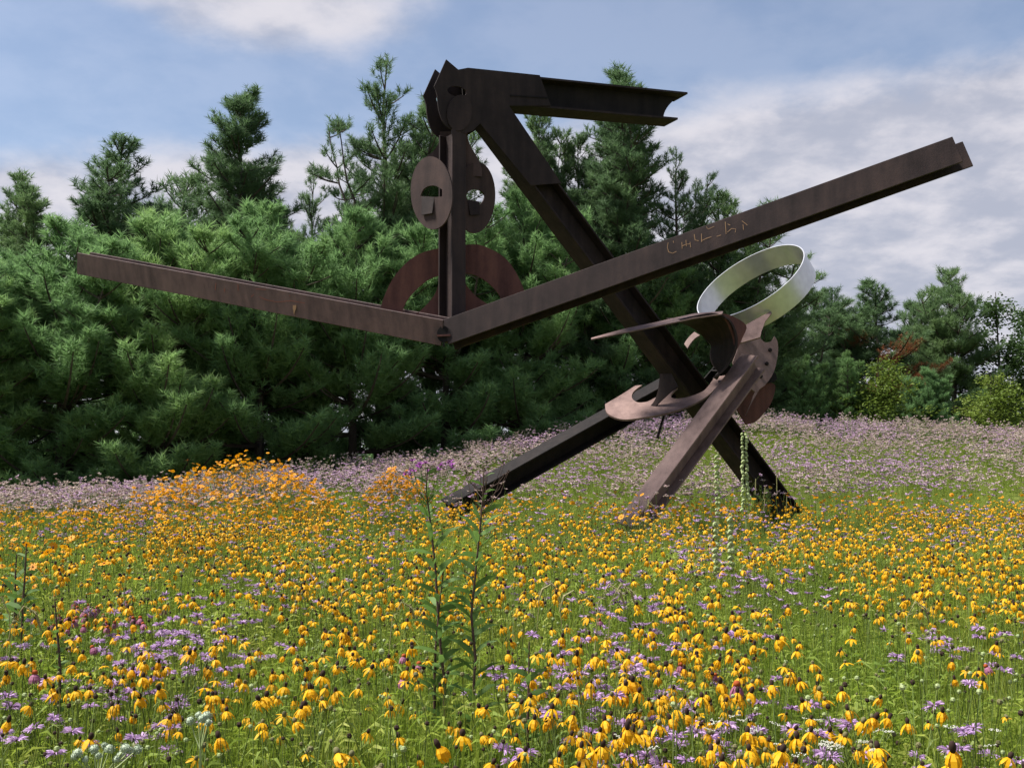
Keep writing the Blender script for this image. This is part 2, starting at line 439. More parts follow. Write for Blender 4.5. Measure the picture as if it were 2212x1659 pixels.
def stroke(pts, o, n, w, mat, parent, name):
    q = [on_plane(x, y, o, n) + n * 0.004 for x, y in pts]
    V = []; Fc = []
    for i, p in enumerate(q):
        d = (q[min(i + 1, len(q) - 1)] - q[max(i - 1, 0)]).normalized(); s = n.cross(d).normalized()
        ww = w * (0.75 + 0.5 * random.random()); V += [p - s * ww / 2, p + s * ww / 2]
        if i: b = 2 * i - 2; Fc.append((b, b + 1, b + 3, b + 2))
    obj(name, [v - ROOT.location for v in V], Fc, mat, parent)
cv = lambda L, ox, oy: [((x / 2.765 + ox) * .662, (y / 2.765 + oy) * .662) for x, y in L]
oR = P(1500, 527, 16.64)
pr = P(2069, 322, 15.8)
nr_o = pr
for s in ([(775, 255), (768, 300), (780, 340), (815, 352), (850, 335)], [(820, 240), (826, 258)], [(898, 252), (902, 310)], [(935, 232), (940, 290)], [(972, 250), (978, 298)],
          [(902, 286), (938, 270), (975, 268)], [(1010, 180), (1018, 232), (1050, 240)], [(1075, 175), (1078, 250)], [(1078, 238), (1120, 218), (1165, 203)],
          [(1120, 112), (1135, 135), (1190, 110)], [(1290, 68), (1298, 180)], [(1312, 88), (1335, 100)], [(1310, 162), (1345, 130), (1385, 132), (1380, 165)], [(1212, 200), (1252, 188)],
          [(1440, 60), (1478, 88), (1490, 100)], [(1450, 92), (1455, 140)]):
    stroke(cv(s, 1900, 700), nr_o, nr, 0.010, M_CHALK, rarm, 'chalk_mark')
for s in ([(1595, 490), (1597, 550)], [(1397, 478), (1390, 545)], [(1475, 528), (1472, 560)]):
    stroke(cv(s, 200, 750), LA, nl, 0.016, M_REDMARK, larm, 'paint_drip')
for s in ([(1755, 535), (1850, 540)], [(1715, 605), (1742, 580)], [(1790, 605), (1850, 632), (1950, 652), (2070, 640), (2200, 662)], [(2060, 590), (2065, 600)]):
    stroke(cv(s, 200, 750), LA, nl, 0.012, M_REDMARK, larm, 'paint_mark')
plate('pale_rust_drip', cv([(2090, 682), (2118, 680), (2120, 705), (2106, 740), (2100, 770), (2095, 735), (2088, 710)], 200, 750), LA + nl * 0.006, nl, 0.004, M_CHALK, parent=larm)

# hub: flat holed plate, fin, hooked ribbon, saddle plate, legs
YH = 19.55
NH = Vector((-0.14, -0.52, 0.84)).normalized()
OH = P(1430, 865, YH)
c4 = lambda L: [((x / 2.765 + 1900) * .662, (y / 2.765 + 1100) * .662) for x, y in L]
hub = curve(c4([(205, 605), (222, 680), (320, 733), (450, 738), (750, 688), (950, 625), (1130, 530), (1270, 380), (1290, 345)]), 5) + c4([(1195, 358)]) + \
    curve(c4([(1160, 410), (1100, 480), (1000, 525), (900, 550), (830, 553), (800, 535), (812, 505), (860, 455)]), 4) + c4([(760, 480), (690, 530)]) + \
    curve(c4([(640, 555), (580, 583), (500, 588), (452, 555), (450, 515), (480, 475), (540, 432)]), 5) + c4([(480, 437), (350, 520)])
plate('holed_hub_plate', hub, OH, NH, 0.035, M_PALE)
fin = curve(c4([(580, 652), (640, 590), (672, 520), (690, 430), (700, 330)]), 5) + c4([(800, 330), (862, 450), (800, 490), (740, 545), (660, 622)])
plate('curved_fin', fin, P(1415, 865, YH - .15), Vector((-.55, -.8, .1)), 0.03, M_DEEP)

# hooked ribbon of bent plate
def ribbon(name, path, dy0, widths, mat, y0, th=0.03, skew=(0, 0)):
    """path in picture units at depth y0; the strip runs back by widths[i] metres"""
    n = len(path); V = []; Fc = []
    A = [P(x, y, y0 + d) for (x, y), d in zip(path, dy0)]
    for i, a in enumerate(A):
        t = (A[min(i + 1, n - 1)] - A[max(i - 1, 0)]).normalized()
        w = Vector((skew[0], 1, skew[1])).normalized() * widths[i]
        nn = t.cross(Vector((0, 1, 0))).normalized() * th
        V += [a, a + w, a + w + nn, a + nn]
        if i:
            b = 4 * (i - 1)
            for k in range(4): Fc.append((b + k, b + (k + 1) % 4, b + 4 + (k + 1) % 4, b + 4 + k))
    Fc.append((0, 1, 2, 3)); b = 4 * (n - 1); Fc.append((b + 3, b + 2, b + 1, b))
    o = sobj(name, V, Fc, mat, sm=True)
    e = o.modifiers.new('edges', 'EDGE_SPLIT'); e.split_angle = math.radians(40)
    return o
def ribbon2(name, near, far_, y0, y1, mat, th=0.03):
    A = [P(x, y, y0) for x, y in near]; B = [P(x, y, y1) for x, y in far_]; n = len(A); V = []; Fc = []
    for i in range(n):
        t = (A[min(i + 1, n - 1)] - A[max(i - 1, 0)]).normalized(); w = (B[i] - A[i]).normalized(); nn = t.cross(w).normalized() * th
        V += [A[i], B[i], B[i] + nn, A[i] + nn]
        if i:
            b = 4 * (i - 1)
            for k in range(4): Fc.append((b + k, b + (k + 1) % 4, b + 4 + (k + 1) % 4, b + 4 + k))
    Fc.append((0, 1, 2, 3)); b = 4 * (n - 1); Fc.append((b + 3, b + 2, b + 1, b))
    o = sobj(name, V, Fc, mat, sm=True)
    e = o.modifiers.new('edges', 'EDGE_SPLIT'); e.split_angle = math.radians(40)
    return o
ribbon2('hooked_plate', curve([(1470, 694), (1510, 684), (1545, 680), (1574, 692), (1589, 722), (1589, 752), (1579, 777), (1560, 800), (1540, 814)], 4),
        curve([(1440, 690), (1466, 696), (1497, 710), (1521, 730), (1535, 746), (1533, 766), (1538, 787), (1552, 806), (1547, 818)], 4), 18.9, 19.9, M_DEEP)
ribbon2('long_blade', [(1277, 733), (1345, 719), (1420, 704), (1500, 687), (1560, 678)], [(1277, 730), (1345, 711), (1420, 695), (1500, 677), (1562, 672)], 18.85, 19.3, M_PALE, -0.02)
plate('outer_curl_plate', curve([(1560, 677), (1582, 683), (1612, 703), (1604, 730), (1590, 760)], 4) + [(1585, 730), (1574, 700)], P(1590, 710, 19.0), Vector((.5, -1, .1)), 0.03, M_RUST)

# saddle plate with bolts
c3 = lambda L: [((x / 2.765 + 1900) * .662, (y / 2.765 + 700) * .662) for x, y in L]
NS = Vector((0.25, -0.9, 0.30)).normalized(); OS = P(1640, 770, 19.95)
saddle = c3([(1707, 872), (1600, 935), (1475, 998), (1448, 1060), (1420, 1160), (1392, 1245), (1360, 1330), (1420, 1500), (1560, 1600)]) + \
    c4([(1480, 700), (1530, 590), (1600, 470)]) + curve(c3([(1650, 1540), (1705, 1465), (1742, 1380), (1766, 1250), (1762, 1150), (1735, 1100)]), 4) + \
    curve(c3([(1725, 1118), (1700, 1146), (1655, 1155), (1625, 1135), (1605, 1108)]), 3) + c3([(1618, 1050), (1650, 965), (1690, 905)])
sd_ = plate('saddle_plate', saddle, OS, NS, 0.04, M_PALE)
for bx, by in ((1662.6, 757), (1655.4, 786.5), (1642.6, 813.6)):
    c = on_plane(bx, by, OS, NS); u = NS.cross(Vector((0, 0, 1))).normalized(); v = NS.cross(u)
    V = []; Fc = []
    for r, h in ((0.036, 0), (0.036, .035)):
        for i in range(6):
            a = i * math.pi / 3; V.append(c + u * (r * math.cos(a)) + v * (r * math.sin(a)) + NS * h)
    for i in range(6): Fc.append((i, (i + 1) % 6, 6 + (i + 1) % 6, 6 + i))
    Fc.append(tuple(range(6, 12)))
    sobj('bolt', [p for p in V], Fc, M_DARK, sd_)
# bent lip on top of the saddle
lip = c3([(1700, 872), (1475, 995), (1448, 1060), (1420, 1160), (1605, 1108), (1618, 1050), (1650, 965), (1709, 890)])
plate('bent_lip', lip, P(1640, 715, 19.3), Vector((-.1, -.78, .62)), 0.03, M_PALE)
lowr = curve([(1650, 826), (1672, 829), (1674, 845), (1665, 872), (1650, 893), (1631, 912), (1612, 917)], 4) + [(1590, 880), (1600, 840)]
plate('lower_round_plate', lowr, P(1640, 870, 20.3), Vector((.35, -1, 0)), 0.04, M_RUST)
plate('flange_stub', [(1660, 800), (1676, 806), (1679, 818), (1670, 826), (1650, 826)], P(1665, 815, 20.2), Vector((.3, -1, 0)), 0.2, M_DARK)
sl = curve([(1500, 717), (1490, 726), (1482, 736), (1478, 743)], 3) + curve([(1485, 752), (1492, 741), (1501, 731), (1512, 724)], 3)
plate('curved_strip', sl, P(1495, 735, 20.7), Vector((-.3, -.7, .6)), 0.03, M_PALE)
hbeam('hanging_rod', P(1436, 893, 19.9), P(1420, 947, 19.7), Vector((1, 0, 0)), 0.055, 0.06, M_DARK, 0.012, 0.01)
# dark box where the beams join behind the saddle
hbeam('hub_core_beam', P(1545, 800, 20.3), P(1605, 868, 20.6), Vector((0, -1, .2)), 0.34, 0.42, M_DARK)

# front leg, flange turned to the sky
a0, a1 = P(1346, 1133, 18.05), P(1619, 766, 19.2)
av = (a1 - a0).normalized(); vw = (EYE - (a0 + a1) / 2).normalized()
e1 = (vw - av * vw.dot(av)).normalized(); e2 = av.cross(e1); e2 = e2 if e2.x < 0 else -e2
phi = math.radians(47); dd = e1 * math.cos(phi) + e2 * math.sin(phi)
hbeam('front_leg_beam', a0 - dd * .18, a1 - dd * .18, dd, 0.36, 0.37, M_PALE)
# left leg
b0, b1 = P(968, 1104, 19.2), P(1465, 826, 20.7)
bvx = (b1 - b0).normalized(); nB = Vector((0.35, -1, -0.45)).normalized(); nB = (nB - bvx * nB.dot(bvx)).normalized()
hbeam('left_leg_beam', b0, b1, bvx.cross(nB), 0.37, 0.34, M_DARK)

# stainless ring
def ring():
    yr = 20.5; c = P(1619, 607, yr); s = yr / F
    R = 130.6 * s; th = math.radians(-31.5)
    maj = (RIGHT * math.cos(th) - UPV * math.sin(th))
    rd = ray(1619, 607).normalized()
    rght = RIGHT; 
    perp = (RIGHT * 0.52 - UPV * 0.853).normalized()           # towards the rear rim in the picture
    el = math.asin(46.6 / 130.6)
    axis = (perp * math.cos(el) + rd * math.sin(el)).normalized()
    maj = (maj - axis * maj.dot(axis)).normalized(); mn = axis.cross(maj)
    w = 53 * s; t = 0.02; N = 96
    # the open band starts and ends behind the plates
    V = []; Fc = []
    for i in range(N):
        a = 2 * math.pi * i / N; d = maj * math.cos(a) + mn * math.sin(a)
        V += [c + d * R, c + d * R + axis * w, c + d * (R - t) + axis * w, c + d * (R - t)]
        j = (i + 1) % N
        for k in range(4): Fc.append((4 * i + k, 4 * i + (k + 1) % 4, 4 * j + (k + 1) % 4, 4 * j + k))
    o = sobj('silver_ring', V, Fc, M_STAIN, sm=True)
    e = o.modifiers.new('edges', 'EDGE_SPLIT'); e.split_angle = math.radians(40)
    o['label'] = 'brushed silver steel ring'
ring()

# ------------------------------------------------------------------ vegetation materials
M_NEEDLE = leafmat('pine_needles', (0.068, 0.122, 0.058), (0.118, 0.195, 0.080), 0.45, 0.6, c3=(0.175, 0.260, 0.095))
M_NEEDLE_B = leafmat('pale_pine_needles', (0.115, 0.215, 0.085), (0.180, 0.310, 0.118), 0.5, 0.6, c3=(0.255, 0.390, 0.132))
M_DEAD = leafmat('dead_needles', (0.13, 0.045, 0.018), (0.20, 0.075, 0.028), 0.2)
M_LEAF = leafmat('yellow_green_leaves', (0.085, 0.140, 0.022), (0.140, 0.200, 0.030), 0.35, c3=(0.21, 0.24, 0.05))
M_LEAFD = leafmat('dark_green_leaves', (0.035, 0.070, 0.020), (0.06, 0.110, 0.026), 0.3)
M_BARK = steel('bark', (0.050, 0.040, 0.033), (0.11, 0.09, 0.075), 0.9)

def frames(D):
    """rotation matrices taking +Z to the rows of D"""
    D = D / np.linalg.norm(D, axis=1)[:, None]
    h = np.where(np.abs(D[:, 2:3]) > 0.95, np.array([[1., 0, 0]]), np.array([[0, 0, 1.]]))
    Xa = np.cross(h, D); Xa /= np.linalg.norm(Xa, axis=1)[:, None]; Ya = np.cross(D, Xa)
    return np.stack([Xa, Ya, D], axis=2)

def tile(tv, tf, pos, R, scl):
    V = np.einsum('nij,kj->nki', R, tv) * scl[:, None, None] + pos[:, None, :]
    T = tf[None] + (np.arange(len(pos)) * len(tv))[:, None, None]
    return V.reshape(-1, 3), T.reshape(-1, tf.shape[1])

def needle_tuft(rng, n=15, w=0.0125):
    n = int(n * 1.6)
    V = []; T = []
    for i in range(n):
        s = rng.random() ; base = np.array([0, 0, s * 0.13])
        a = rng.random() * 6.283; sp = math.radians(22 + 55 * rng.random() * (1.1 - 0.4 * s)); L = 0.085 + 0.05 * rng.random()
        d = np.array([math.cos(a) * math.sin(sp), math.sin(a) * math.sin(sp), math.cos(sp)])
        side = np.cross(d, rng.normal(size=3)); side /= np.linalg.norm(side)
        b = len(V); V += [base - side * w / 2, base + side * w / 2, base + d * L]; T.append((b, b + 1, b + 2))
    return np.array(V), np.array(T)

def tube(path, radii, seg, V, Fc):
    b0 = len(V)
    for i, p in enumerate(path):
        t = (path[min(i + 1, len(path) - 1)] - path[max(i - 1, 0)]).normalized()
        h = Vector((0, 0, 1)) if abs(t.z) < 0.9 else Vector((1, 0, 0))
        u = t.cross(h).normalized(); v = t.cross(u)
        for k in range(seg):
            a = 2 * math.pi * k / seg; V.append(p + u * (radii[i] * math.cos(a)) + v * (radii[i] * math.sin(a)))
    for i in range(len(path) - 1):
        for k in range(seg):
            a = b0 + i * seg + k; b = b0 + i * seg + (k + 1) % seg
            Fc.append((a, b, b + seg, a + seg))

def make_pine(seed, H, R, leaders=2, dens=1.0, bare=0.05, mat=None, open_=0.0, dead=False, tuft=1.0, ntri=15, fluff=0.0):
    rng = np.random.default_rng(seed); rr = random.Random(seed)
    TV = []; TF = []; pos = []; dirs = []; scl = []; dpos = []; ddir = []
    def stem(base, H0, H1, r0, Rs, prof, lean=(0, 0), whorl=5.5):
        p = []; n = 8
        for i in range(n + 1):
            t = i / n; z = H0 + (H1 - H0) * t
            p.append(Vector((base[0] + lean[0] * t ** .6 + .05 * rr.uniform(-1, 1) * (t > 0), base[1] + lean[1] * t ** .6 + .05 * rr.uniform(-1, 1) * (t > 0), z)))
        tube(p, [max(0.012, r0 * (1 - .95 * i / n)) for i in range(n + 1)], 6, TV, TF)
        z = H0 + (H - H0) * 0.0 + (bare * H if H0 < .5 else 0.15)
        while z < H1 - 0.05:
            t = (z - H0) / (H1 - H0); f = t * n; i = min(int(f), n - 1); c = p[i].lerp(p[i + 1], f - i)
            zr = z / H
            for k in range(int(whorl + rr.random())):
                az = rr.uniform(0, 6.283)
                L = Rs * prof(t) * rr.uniform(0.55, 1.15) + 0.18
                if rr.random() < open_ * (0.4 + zr): continue
                up = math.radians(4 + 52 * zr ** 1.6 + rr.uniform(-9, 9))
                isdead = dead and 0.25 < t < 0.55 and 3.6 < az < 5.6
                branch(c, az, up, L, isdead)
            z += (0.34 + 0.10 * rr.random()) / dens
        # terminal shoots
        top = p[-1]
        for k in range(5):
            pos.append(np.array(top) + np.array([0, 0, -0.10 * k])); dirs.append([rr.uniform(-.2, .2), rr.uniform(-.2, .2), 1]); scl.append(0.9)
    def branch(c, az, up, L, isdead):
        n = max(2, int(L / 0.30)); pts = [c]; q = c.copy(); a = up - .12
        hd = Vector((math.cos(az), math.sin(az), 0))
        for i in range(n):
            q = q + (hd * math.cos(a) + Vector((0, 0, math.sin(a)))) * (L / n); pts.append(q.copy()); a += 0.10 + .08 * rr.random()
        tube(pts, [max(.006, .012 + .016 * L * (1 - i / n)) for i in range(n + 1)], 3, TV, TF)
        s = max(0.12, 0.25 * L if L > 1 else 0.1)
        P_, D_ = (dpos, ddir) if isdead else (pos, dirs)
        while s < L:
            f = s / L * n; i = min(int(f), n - 1); q = pts[i].lerp(pts[i + 1], f - i); bd = (pts[i + 1] - pts[i]).normalized()
            for sg in (-1, 1):
                l2 = 0.16 + 0.42 * (L - s) * rr.uniform(.5, 1.2); l2 = min(l2, 0.85)
                sd2 = bd.cross(Vector((0, 0, 1))).normalized() * sg
                td = (bd * .75 + sd2 * .8 + Vector((0, 0, rr.uniform(.1, .5) + fluff * rr.uniform(0, 1)))).normalized()
                u = 0.08
                while u < l2:
                    pp = q + td * u + Vector((rr.uniform(-.05, .05), rr.uniform(-.05, .05), rr.uniform(-.03, .06)))
                    dd_ = td * .6 + Vector((rr.uniform(-.5, .5), rr.uniform(-.5, .5), rr.uniform(.5, 1.1)))
                    P_.append(np.array(pp)); D_.append(list(dd_))
                    if not isdead: scl.append(rr.uniform(.8, 1.25))
                    u += 0.115
            s += 0.19
        for k in range(2):
            pos.append(np.array(pts[-1] - (pts[-1] - pts[-2]) * .2 * k)); dirs.append(list((pts[-1] - pts[-2]).normalized() + Vector((0, 0, .5)))); scl.append(1.1)
    prof = lambda t: min(1.0, (1 - t) ** 0.72 * (0.55 + 1.6 * t if t < .28 else 1.0))
    stem((0, 0), 0, H, 0.012 * H + .03, R, prof)
    for k in range(leaders):
        az = rr.uniform(0, 6.283); h0 = H * rr.uniform(.35, .55); r = R * .25
        rl = R * rr.uniform(.4, .62)
        stem((math.cos(az) * .05, math.sin(az) * .05), h0, H * rr.uniform(.80, .95), 0.05, R * .36, lambda t: 1 - .75 * t, (math.cos(az) * rl, math.sin(az) * rl), 4)
    tm = bpy.data.meshes.new('trunk'); tm.from_pydata([tuple(v) for v in TV], [], TF); tm.materials.append(M_BARK)
    pos = np.array(pos); dirs = np.array(dirs, float); scl = np.array(scl) * tuft
    Vs, Ts, off = [], [], 0
    which = rng.integers(0, 4, len(pos))
    for k in range(4):
        tv, tf = needle_tuft(rng, ntri)
        s = which == k
        Rm = frames(dirs[s]); V, T = tile(tv, tf, pos[s], Rm, scl[s]); Vs.append(V); Ts.append(T + off); off += len(V)
    cm = mesh_np('crown', np.concatenate(Vs), np.concatenate(Ts), mat or M_NEEDLE)
    dm = None
    if dpos:
        tv, tf = needle_tuft(rng, ntri)
        V, T = tile(tv, tf, np.array(dpos), frames(np.array(ddir, float)), np.full(len(dpos), 1.0)); dm = mesh_np('dead_branch', V, T, M_DEAD)
    return tm, cm, dm, len(pos)

def make_broadleaf(seed, H, R, n=900, mat=None, leaf=0.085):
    rng = np.random.default_rng(seed); rr = random.Random(seed)
    TV = []; TF = []; tips = []
    tube([Vector((0, 0, 0)), Vector((.05, 0, H * .5)), Vector((0, .05, H * .97))], [.06, .035, .008], 6, TV, TF)
    for i in range(60):
        t = rr.uniform(.05, .97); az = rr.uniform(0, 6.28); up = math.radians(rr.uniform(15, 60))
        L = R * (1 - t) ** .6 * rr.uniform(.6, 1.15) * (0.7 + 1.2 * t if t < .3 else 1.0)
        c = Vector((0, 0, H * t * .95)); d = Vector((math.cos(az) * math.cos(up), math.sin(az) * math.cos(up), math.sin(up)))
        e = c + d * L; tube([c, c + d * L * .5 - Vector((0, 0, .04)), e], [.02, .012, .005], 3, TV, TF)
        for k in range(int(3 + L * 12)):
            s = rr.uniform(.25, 1.05); tips.append(c + d * (L * s) + Vector([rr.gauss(0, .13) for _ in range(3)]))
    V = []; T = []
    for p in tips:
        for k in range(10):
            q = np.array(p) + rng.normal(size=3) * .09
            nrm = rng.normal(size=3) + np.array([0, 0, .8]); u = np.cross(nrm, rng.normal(size=3)); u /= np.linalg.norm(u); v = np.cross(nrm, u); v /= np.linalg.norm(v)
            s = leaf * rng.uniform(.6, 1.2); b = len(V)
            V += [q - u * s * .5, q + v * s * .35, q + u * s * .5, q - v * s * .35]; T += [(b, b + 1, b + 2), (b, b + 2, b + 3)]
    tm = bpy.data.meshes.new('trunk'); tm.from_pydata([tuple(v) for v in TV], [], TF); tm.materials.append(M_BARK)
    return tm, mesh_np('crown', np.array(V), np.array(T), mat or M_LEAF), None, len(tips)

VAR = {
    'tallA': (make_pine(11, 11.0, 2.1, 4, tuft=1.25, fluff=.5), 11.0), 'tallB': (make_pine(12, 11.0, 2.2, 5, open_=.2, tuft=1.25, fluff=.5), 11.0),
    'tallC': (make_pine(13, 11.0, 2.1, 2, 1.25, tuft=1.25, fluff=.5), 11.0),
    'openA': (make_pine(14, 11.0, 2.5, 5, .85, open_=.4, bare=.12, tuft=1.2, fluff=.5), 11.0),
    'bushA': (make_pine(15, 7.0, 2.7, 3, 1.0, mat=M_NEEDLE_B, tuft=1.5, fluff=.9), 7.0), 'bushB': (make_pine(16, 7.0, 2.9, 4, 1.0, mat=M_NEEDLE_B, tuft=1.5, fluff=.9), 7.0),
    'scrubA': (make_pine(17, 7.5, 2.4, 3, .95, open_=.25, ntri=13, tuft=1.4, fluff=.5), 7.5), 'scrubD': (make_pine(18, 7.5, 2.6, 2, .95, open_=.25, dead=True, ntri=13, tuft=1.4, fluff=.5), 7.5),
    'maple': (make_broadleaf(21, 4.0, 1.5), 4.0), 'leafy': (make_broadleaf(22, 7.0, 2.2, mat=M_LEAFD, leaf=.11), 7.0),
}
TN = 0
def tree(name, var, px, top, y, label, cat='tree', wide=1.0, group=None, rz=None):
    (tm, cm, dm, n), H0 = VAR[var]
    x = P(px, 1000, y).x; gz = ground_z(x, y); zt = P(px, top, y).z
    s = (zt - gz) / H0
    r = empty(name, (x, y, gz - .03), random.uniform(0, 6.28) if rz is None else rz)
    r.scale = (s * wide * 1.25, s * wide * 1.25, s)
    link('trunk', tm, r); link('crown', cm, r)
    if dm: link('dead_branch', dm, r)
    tag(r, label, cat, group)
    return r
PG = 'white pines behind the meadow'
for t in [
    ('pine_tree', 'tallA', 20, 392, 35, 'dark pine cut by the left edge of the view, rising above its neighbours', 1.0),
    ('pine_tree', 'tallB', 235, 308, 36, 'dark ragged pine with several spiky tips, left of the dense pointed pine', 1.25),
    ('pine_tree', 'scrubA', 385, 405, 43, 'thin airy pine showing sky between its twigs, in the gap left of the pointed pine', 1.0),
    ('pine_tree', 'tallC', 503, 212, 36, 'dense dark pine with one sharp pointed top above the orange flower mound', 1.15),
    ('pine_tree', 'openA', 665, 372, 42, 'airy pine with sky showing through, between the pointed pine and the tall open one', .75),
    ('pine_tree', 'openA', 822, 128, 36, 'tallest open-branched pine left of the sculpture head', .95),
    ('pine_tree', 'tallB', 925, 240, 38, 'pine filling the space behind the hanging column of the sculpture', 1.0),
    ('pine_tree', 'tallA', 1165, 238, 39, 'pine standing behind the top of the diagonal beam', .8),
    ('pine_tree', 'tallB', 1255, 300, 40, 'open pine just under the horizontal top beam', .9),
    ('pine_tree', 'tallA', 1348, 168, 39, 'tall pine whose tip rises over the horizontal top beam', 1.05),
    ('pine_tree', 'openA', 1470, 325, 40, 'ragged pine right of the end of the top beam', .8),
    ('pine_tree', 'scrubA', 1565, 440, 41, 'shorter pine peeping over the rising right arm', 1.1),
    ('pine_tree', 'scrubA', 1640, 520, 42, 'pine seen through and beside the silver ring', 1.2),
    # nearer bushy row
    ('bushy_pine', 'bushA', -60, 585, 30, 'broad pale pine at the far left end of the near row', 1.0),
    ('bushy_pine', 'bushB', 130, 500, 31, 'broad pale pine under the tip of the left arm', 1.0),
    ('bushy_pine', 'bushA', 330, 480, 31.5, 'broad pale pine crossed by the left arm, behind the left half of the orange mound', 1.0),
    ('bushy_pine', 'bushB', 560, 470, 32.5, 'broad pale pine behind the orange flower mound', .95),
    ('bushy_pine', 'bushA', 760, 480, 33.5, 'broad pale pine behind the middle of the left arm', .95),
    ('bushy_pine', 'bushB', 960, 455, 35, 'broad pale pine behind the half ring and the joint of the arms', .95),
    ('bushy_pine', 'bushB', 1130, 440, 36, 'broad pale pine between the two arms, right of the half ring', .85),
    ('bushy_pine', 'bushB', 1300, 500, 39, 'broad pale pine behind the crossing of arm and diagonal beam', .85),
    ('bushy_pine', 'bushA', 1450, 560, 40, 'broad pine behind the hooked plate of the sculpture', .85),
    ('bushy_pine', 'bushB', 1590, 640, 41, 'broad pine behind the hub of the sculpture', .8),
    # right hand group
    ('scrub_pine', 'scrubA', 1728, 665, 46, 'low pine just right of the silver ring', 1.15),
    ('scrub_pine', 'scrubA', 1805, 638, 50, 'small dark pine with rounded top, right of the silver ring', 1.0),
    ('scrub_pine', 'scrubD', 1905, 620, 48, 'dark pine with a patch of brown dead branches', 1.3),
    ('scrub_pine', 'openA', 2010, 690, 50, 'low pine between the brown patched pine and the tall twin pines', .75),
    ('scrub_pine', 'scrubA', 2068, 596, 49, 'tallest dark pine of the right hand group', 1.0),
    ('scrub_pine', 'scrubA', 1985, 668, 52, 'dark pine filling the dip left of the tallest right hand pine', 1.2),
    ('scrub_pine', 'tallB', 2290, 660, 47, 'dark pine at the right edge of the view', 1.0),
    ('small_pine', 'bushA', 1745, 775, 39.6, 'small soft pine above the flower bank right of the hub', .8),
    ('small_pine', 'bushB', 1832, 768, 39.8, 'small soft pine left of the yellow-green maple', .7),
    ('small_pine', 'bushA', 2010, 800, 44, 'dark small pine between the two yellow-green maples', .9),
]:
    tree(t[0], t[1], t[2], t[3], t[4], t[5], wide=t[6], group=PG)
tree('broadleaf_tree', 'leafy', 2165, 618, 50, 'loose-leaved broadleaf tree right of the tall dark pines', wide=1.1)
tree('broadleaf_tree', 'leafy', 2235, 640, 52, 'broadleaf tree cut by the right edge of the view', wide=1.1)
tree('young_maple', 'maple', 1908, 768, 39.5, 'young yellow-green maple standing at the top of the flower bank', group='young maples on the bank', wide=1.35)
tree('young_maple', 'maple', 2150, 800, 39, 'young yellow-green maple near the right edge above the flower bank', group='young maples on the bank', wide=1.4)
tree('young_maple', 'maple', 1975, 900, 38.6, 'low yellow-green sapling between the two young maples', group='young maples on the bank', wide=1.3)

FAR_WOOD = True
# ------------------------------------------------------------------ meadow plants
M_STEMG = leafmat('stems', (0.09, 0.14, 0.03), (0.14, 0.18, 0.04), 0.15)
M_GRASS = leafmat('meadow_green', (0.120, 0.195, 0.024), (0.240, 0.320, 0.040), 0.5, c3=(0.46, 0.48, 0.11))
M_YEL = leafmat('yellow_petals', (0.68, 0.34, 0.005), (0.80, 0.45, 0.008), 0.35)
M_ORA = leafmat('orange_petals', (0.62, 0.23, 0.004), (0.70, 0.34, 0.006), 0.35)
M_CONE = principled('dark_cone', (0.030, 0.016, 0.012), 0.85, 0.2)[0]
M_CONEG = principled('grey_green_cone', (0.13, 0.12, 0.055), 0.85, 0.2)[0]
M_LAV = leafmat('lavender_florets', (0.40, 0.24, 0.46), (0.55, 0.38, 0.60), 0.30)
M_LAVF = leafmat('pale_lavender_florets', (0.38, 0.23, 0.39), (0.52, 0.36, 0.49), 0.30, c3=(.58, .45, .48))
M_BEI = leafmat('faded_florets', (0.36, 0.25, 0.26), (0.51, 0.40, 0.38), 0.30, c3=(0.66, 0.58, 0.48))
M_PINK = leafmat('magenta_petals', (0.25, 0.075, 0.15), (0.38, 0.15, 0.24), 0.30)
M_RCONE = principled('rusty_cone', (0.28, 0.06, 0.012), 0.8, 0.2)[0]
M_WHITE = leafmat('white_florets', (0.55, 0.55, 0.46), (0.68, 0.68, 0.60), 0.2)
M_BALL = leafmat('pale_green_balls', (0.30, 0.36, 0.25), (0.42, 0.48, 0.36), 0.1)
M_IRON = leafmat('ironweed_leaves', (0.085, 0.160, 0.036), (0.13, 0.225, 0.050), 0.4)
M_PSTEM = principled('purple_brown_stem', (0.075, 0.045, 0.035), 0.7, 0.2)[0]
M_VIOLET = leafmat('violet_florets', (0.38, 0.09, 0.42), (0.48, 0.14, 0.52), 0.3)
M_POD = leafmat('pale_pods', (0.26, 0.32, 0.13), (0.36, 0.42, 0.20), 0.2)
M_STRAW = leafmat('straw_seed_heads', (0.26, 0.24, 0.10), (0.36, 0.33, 0.16), 0.3)

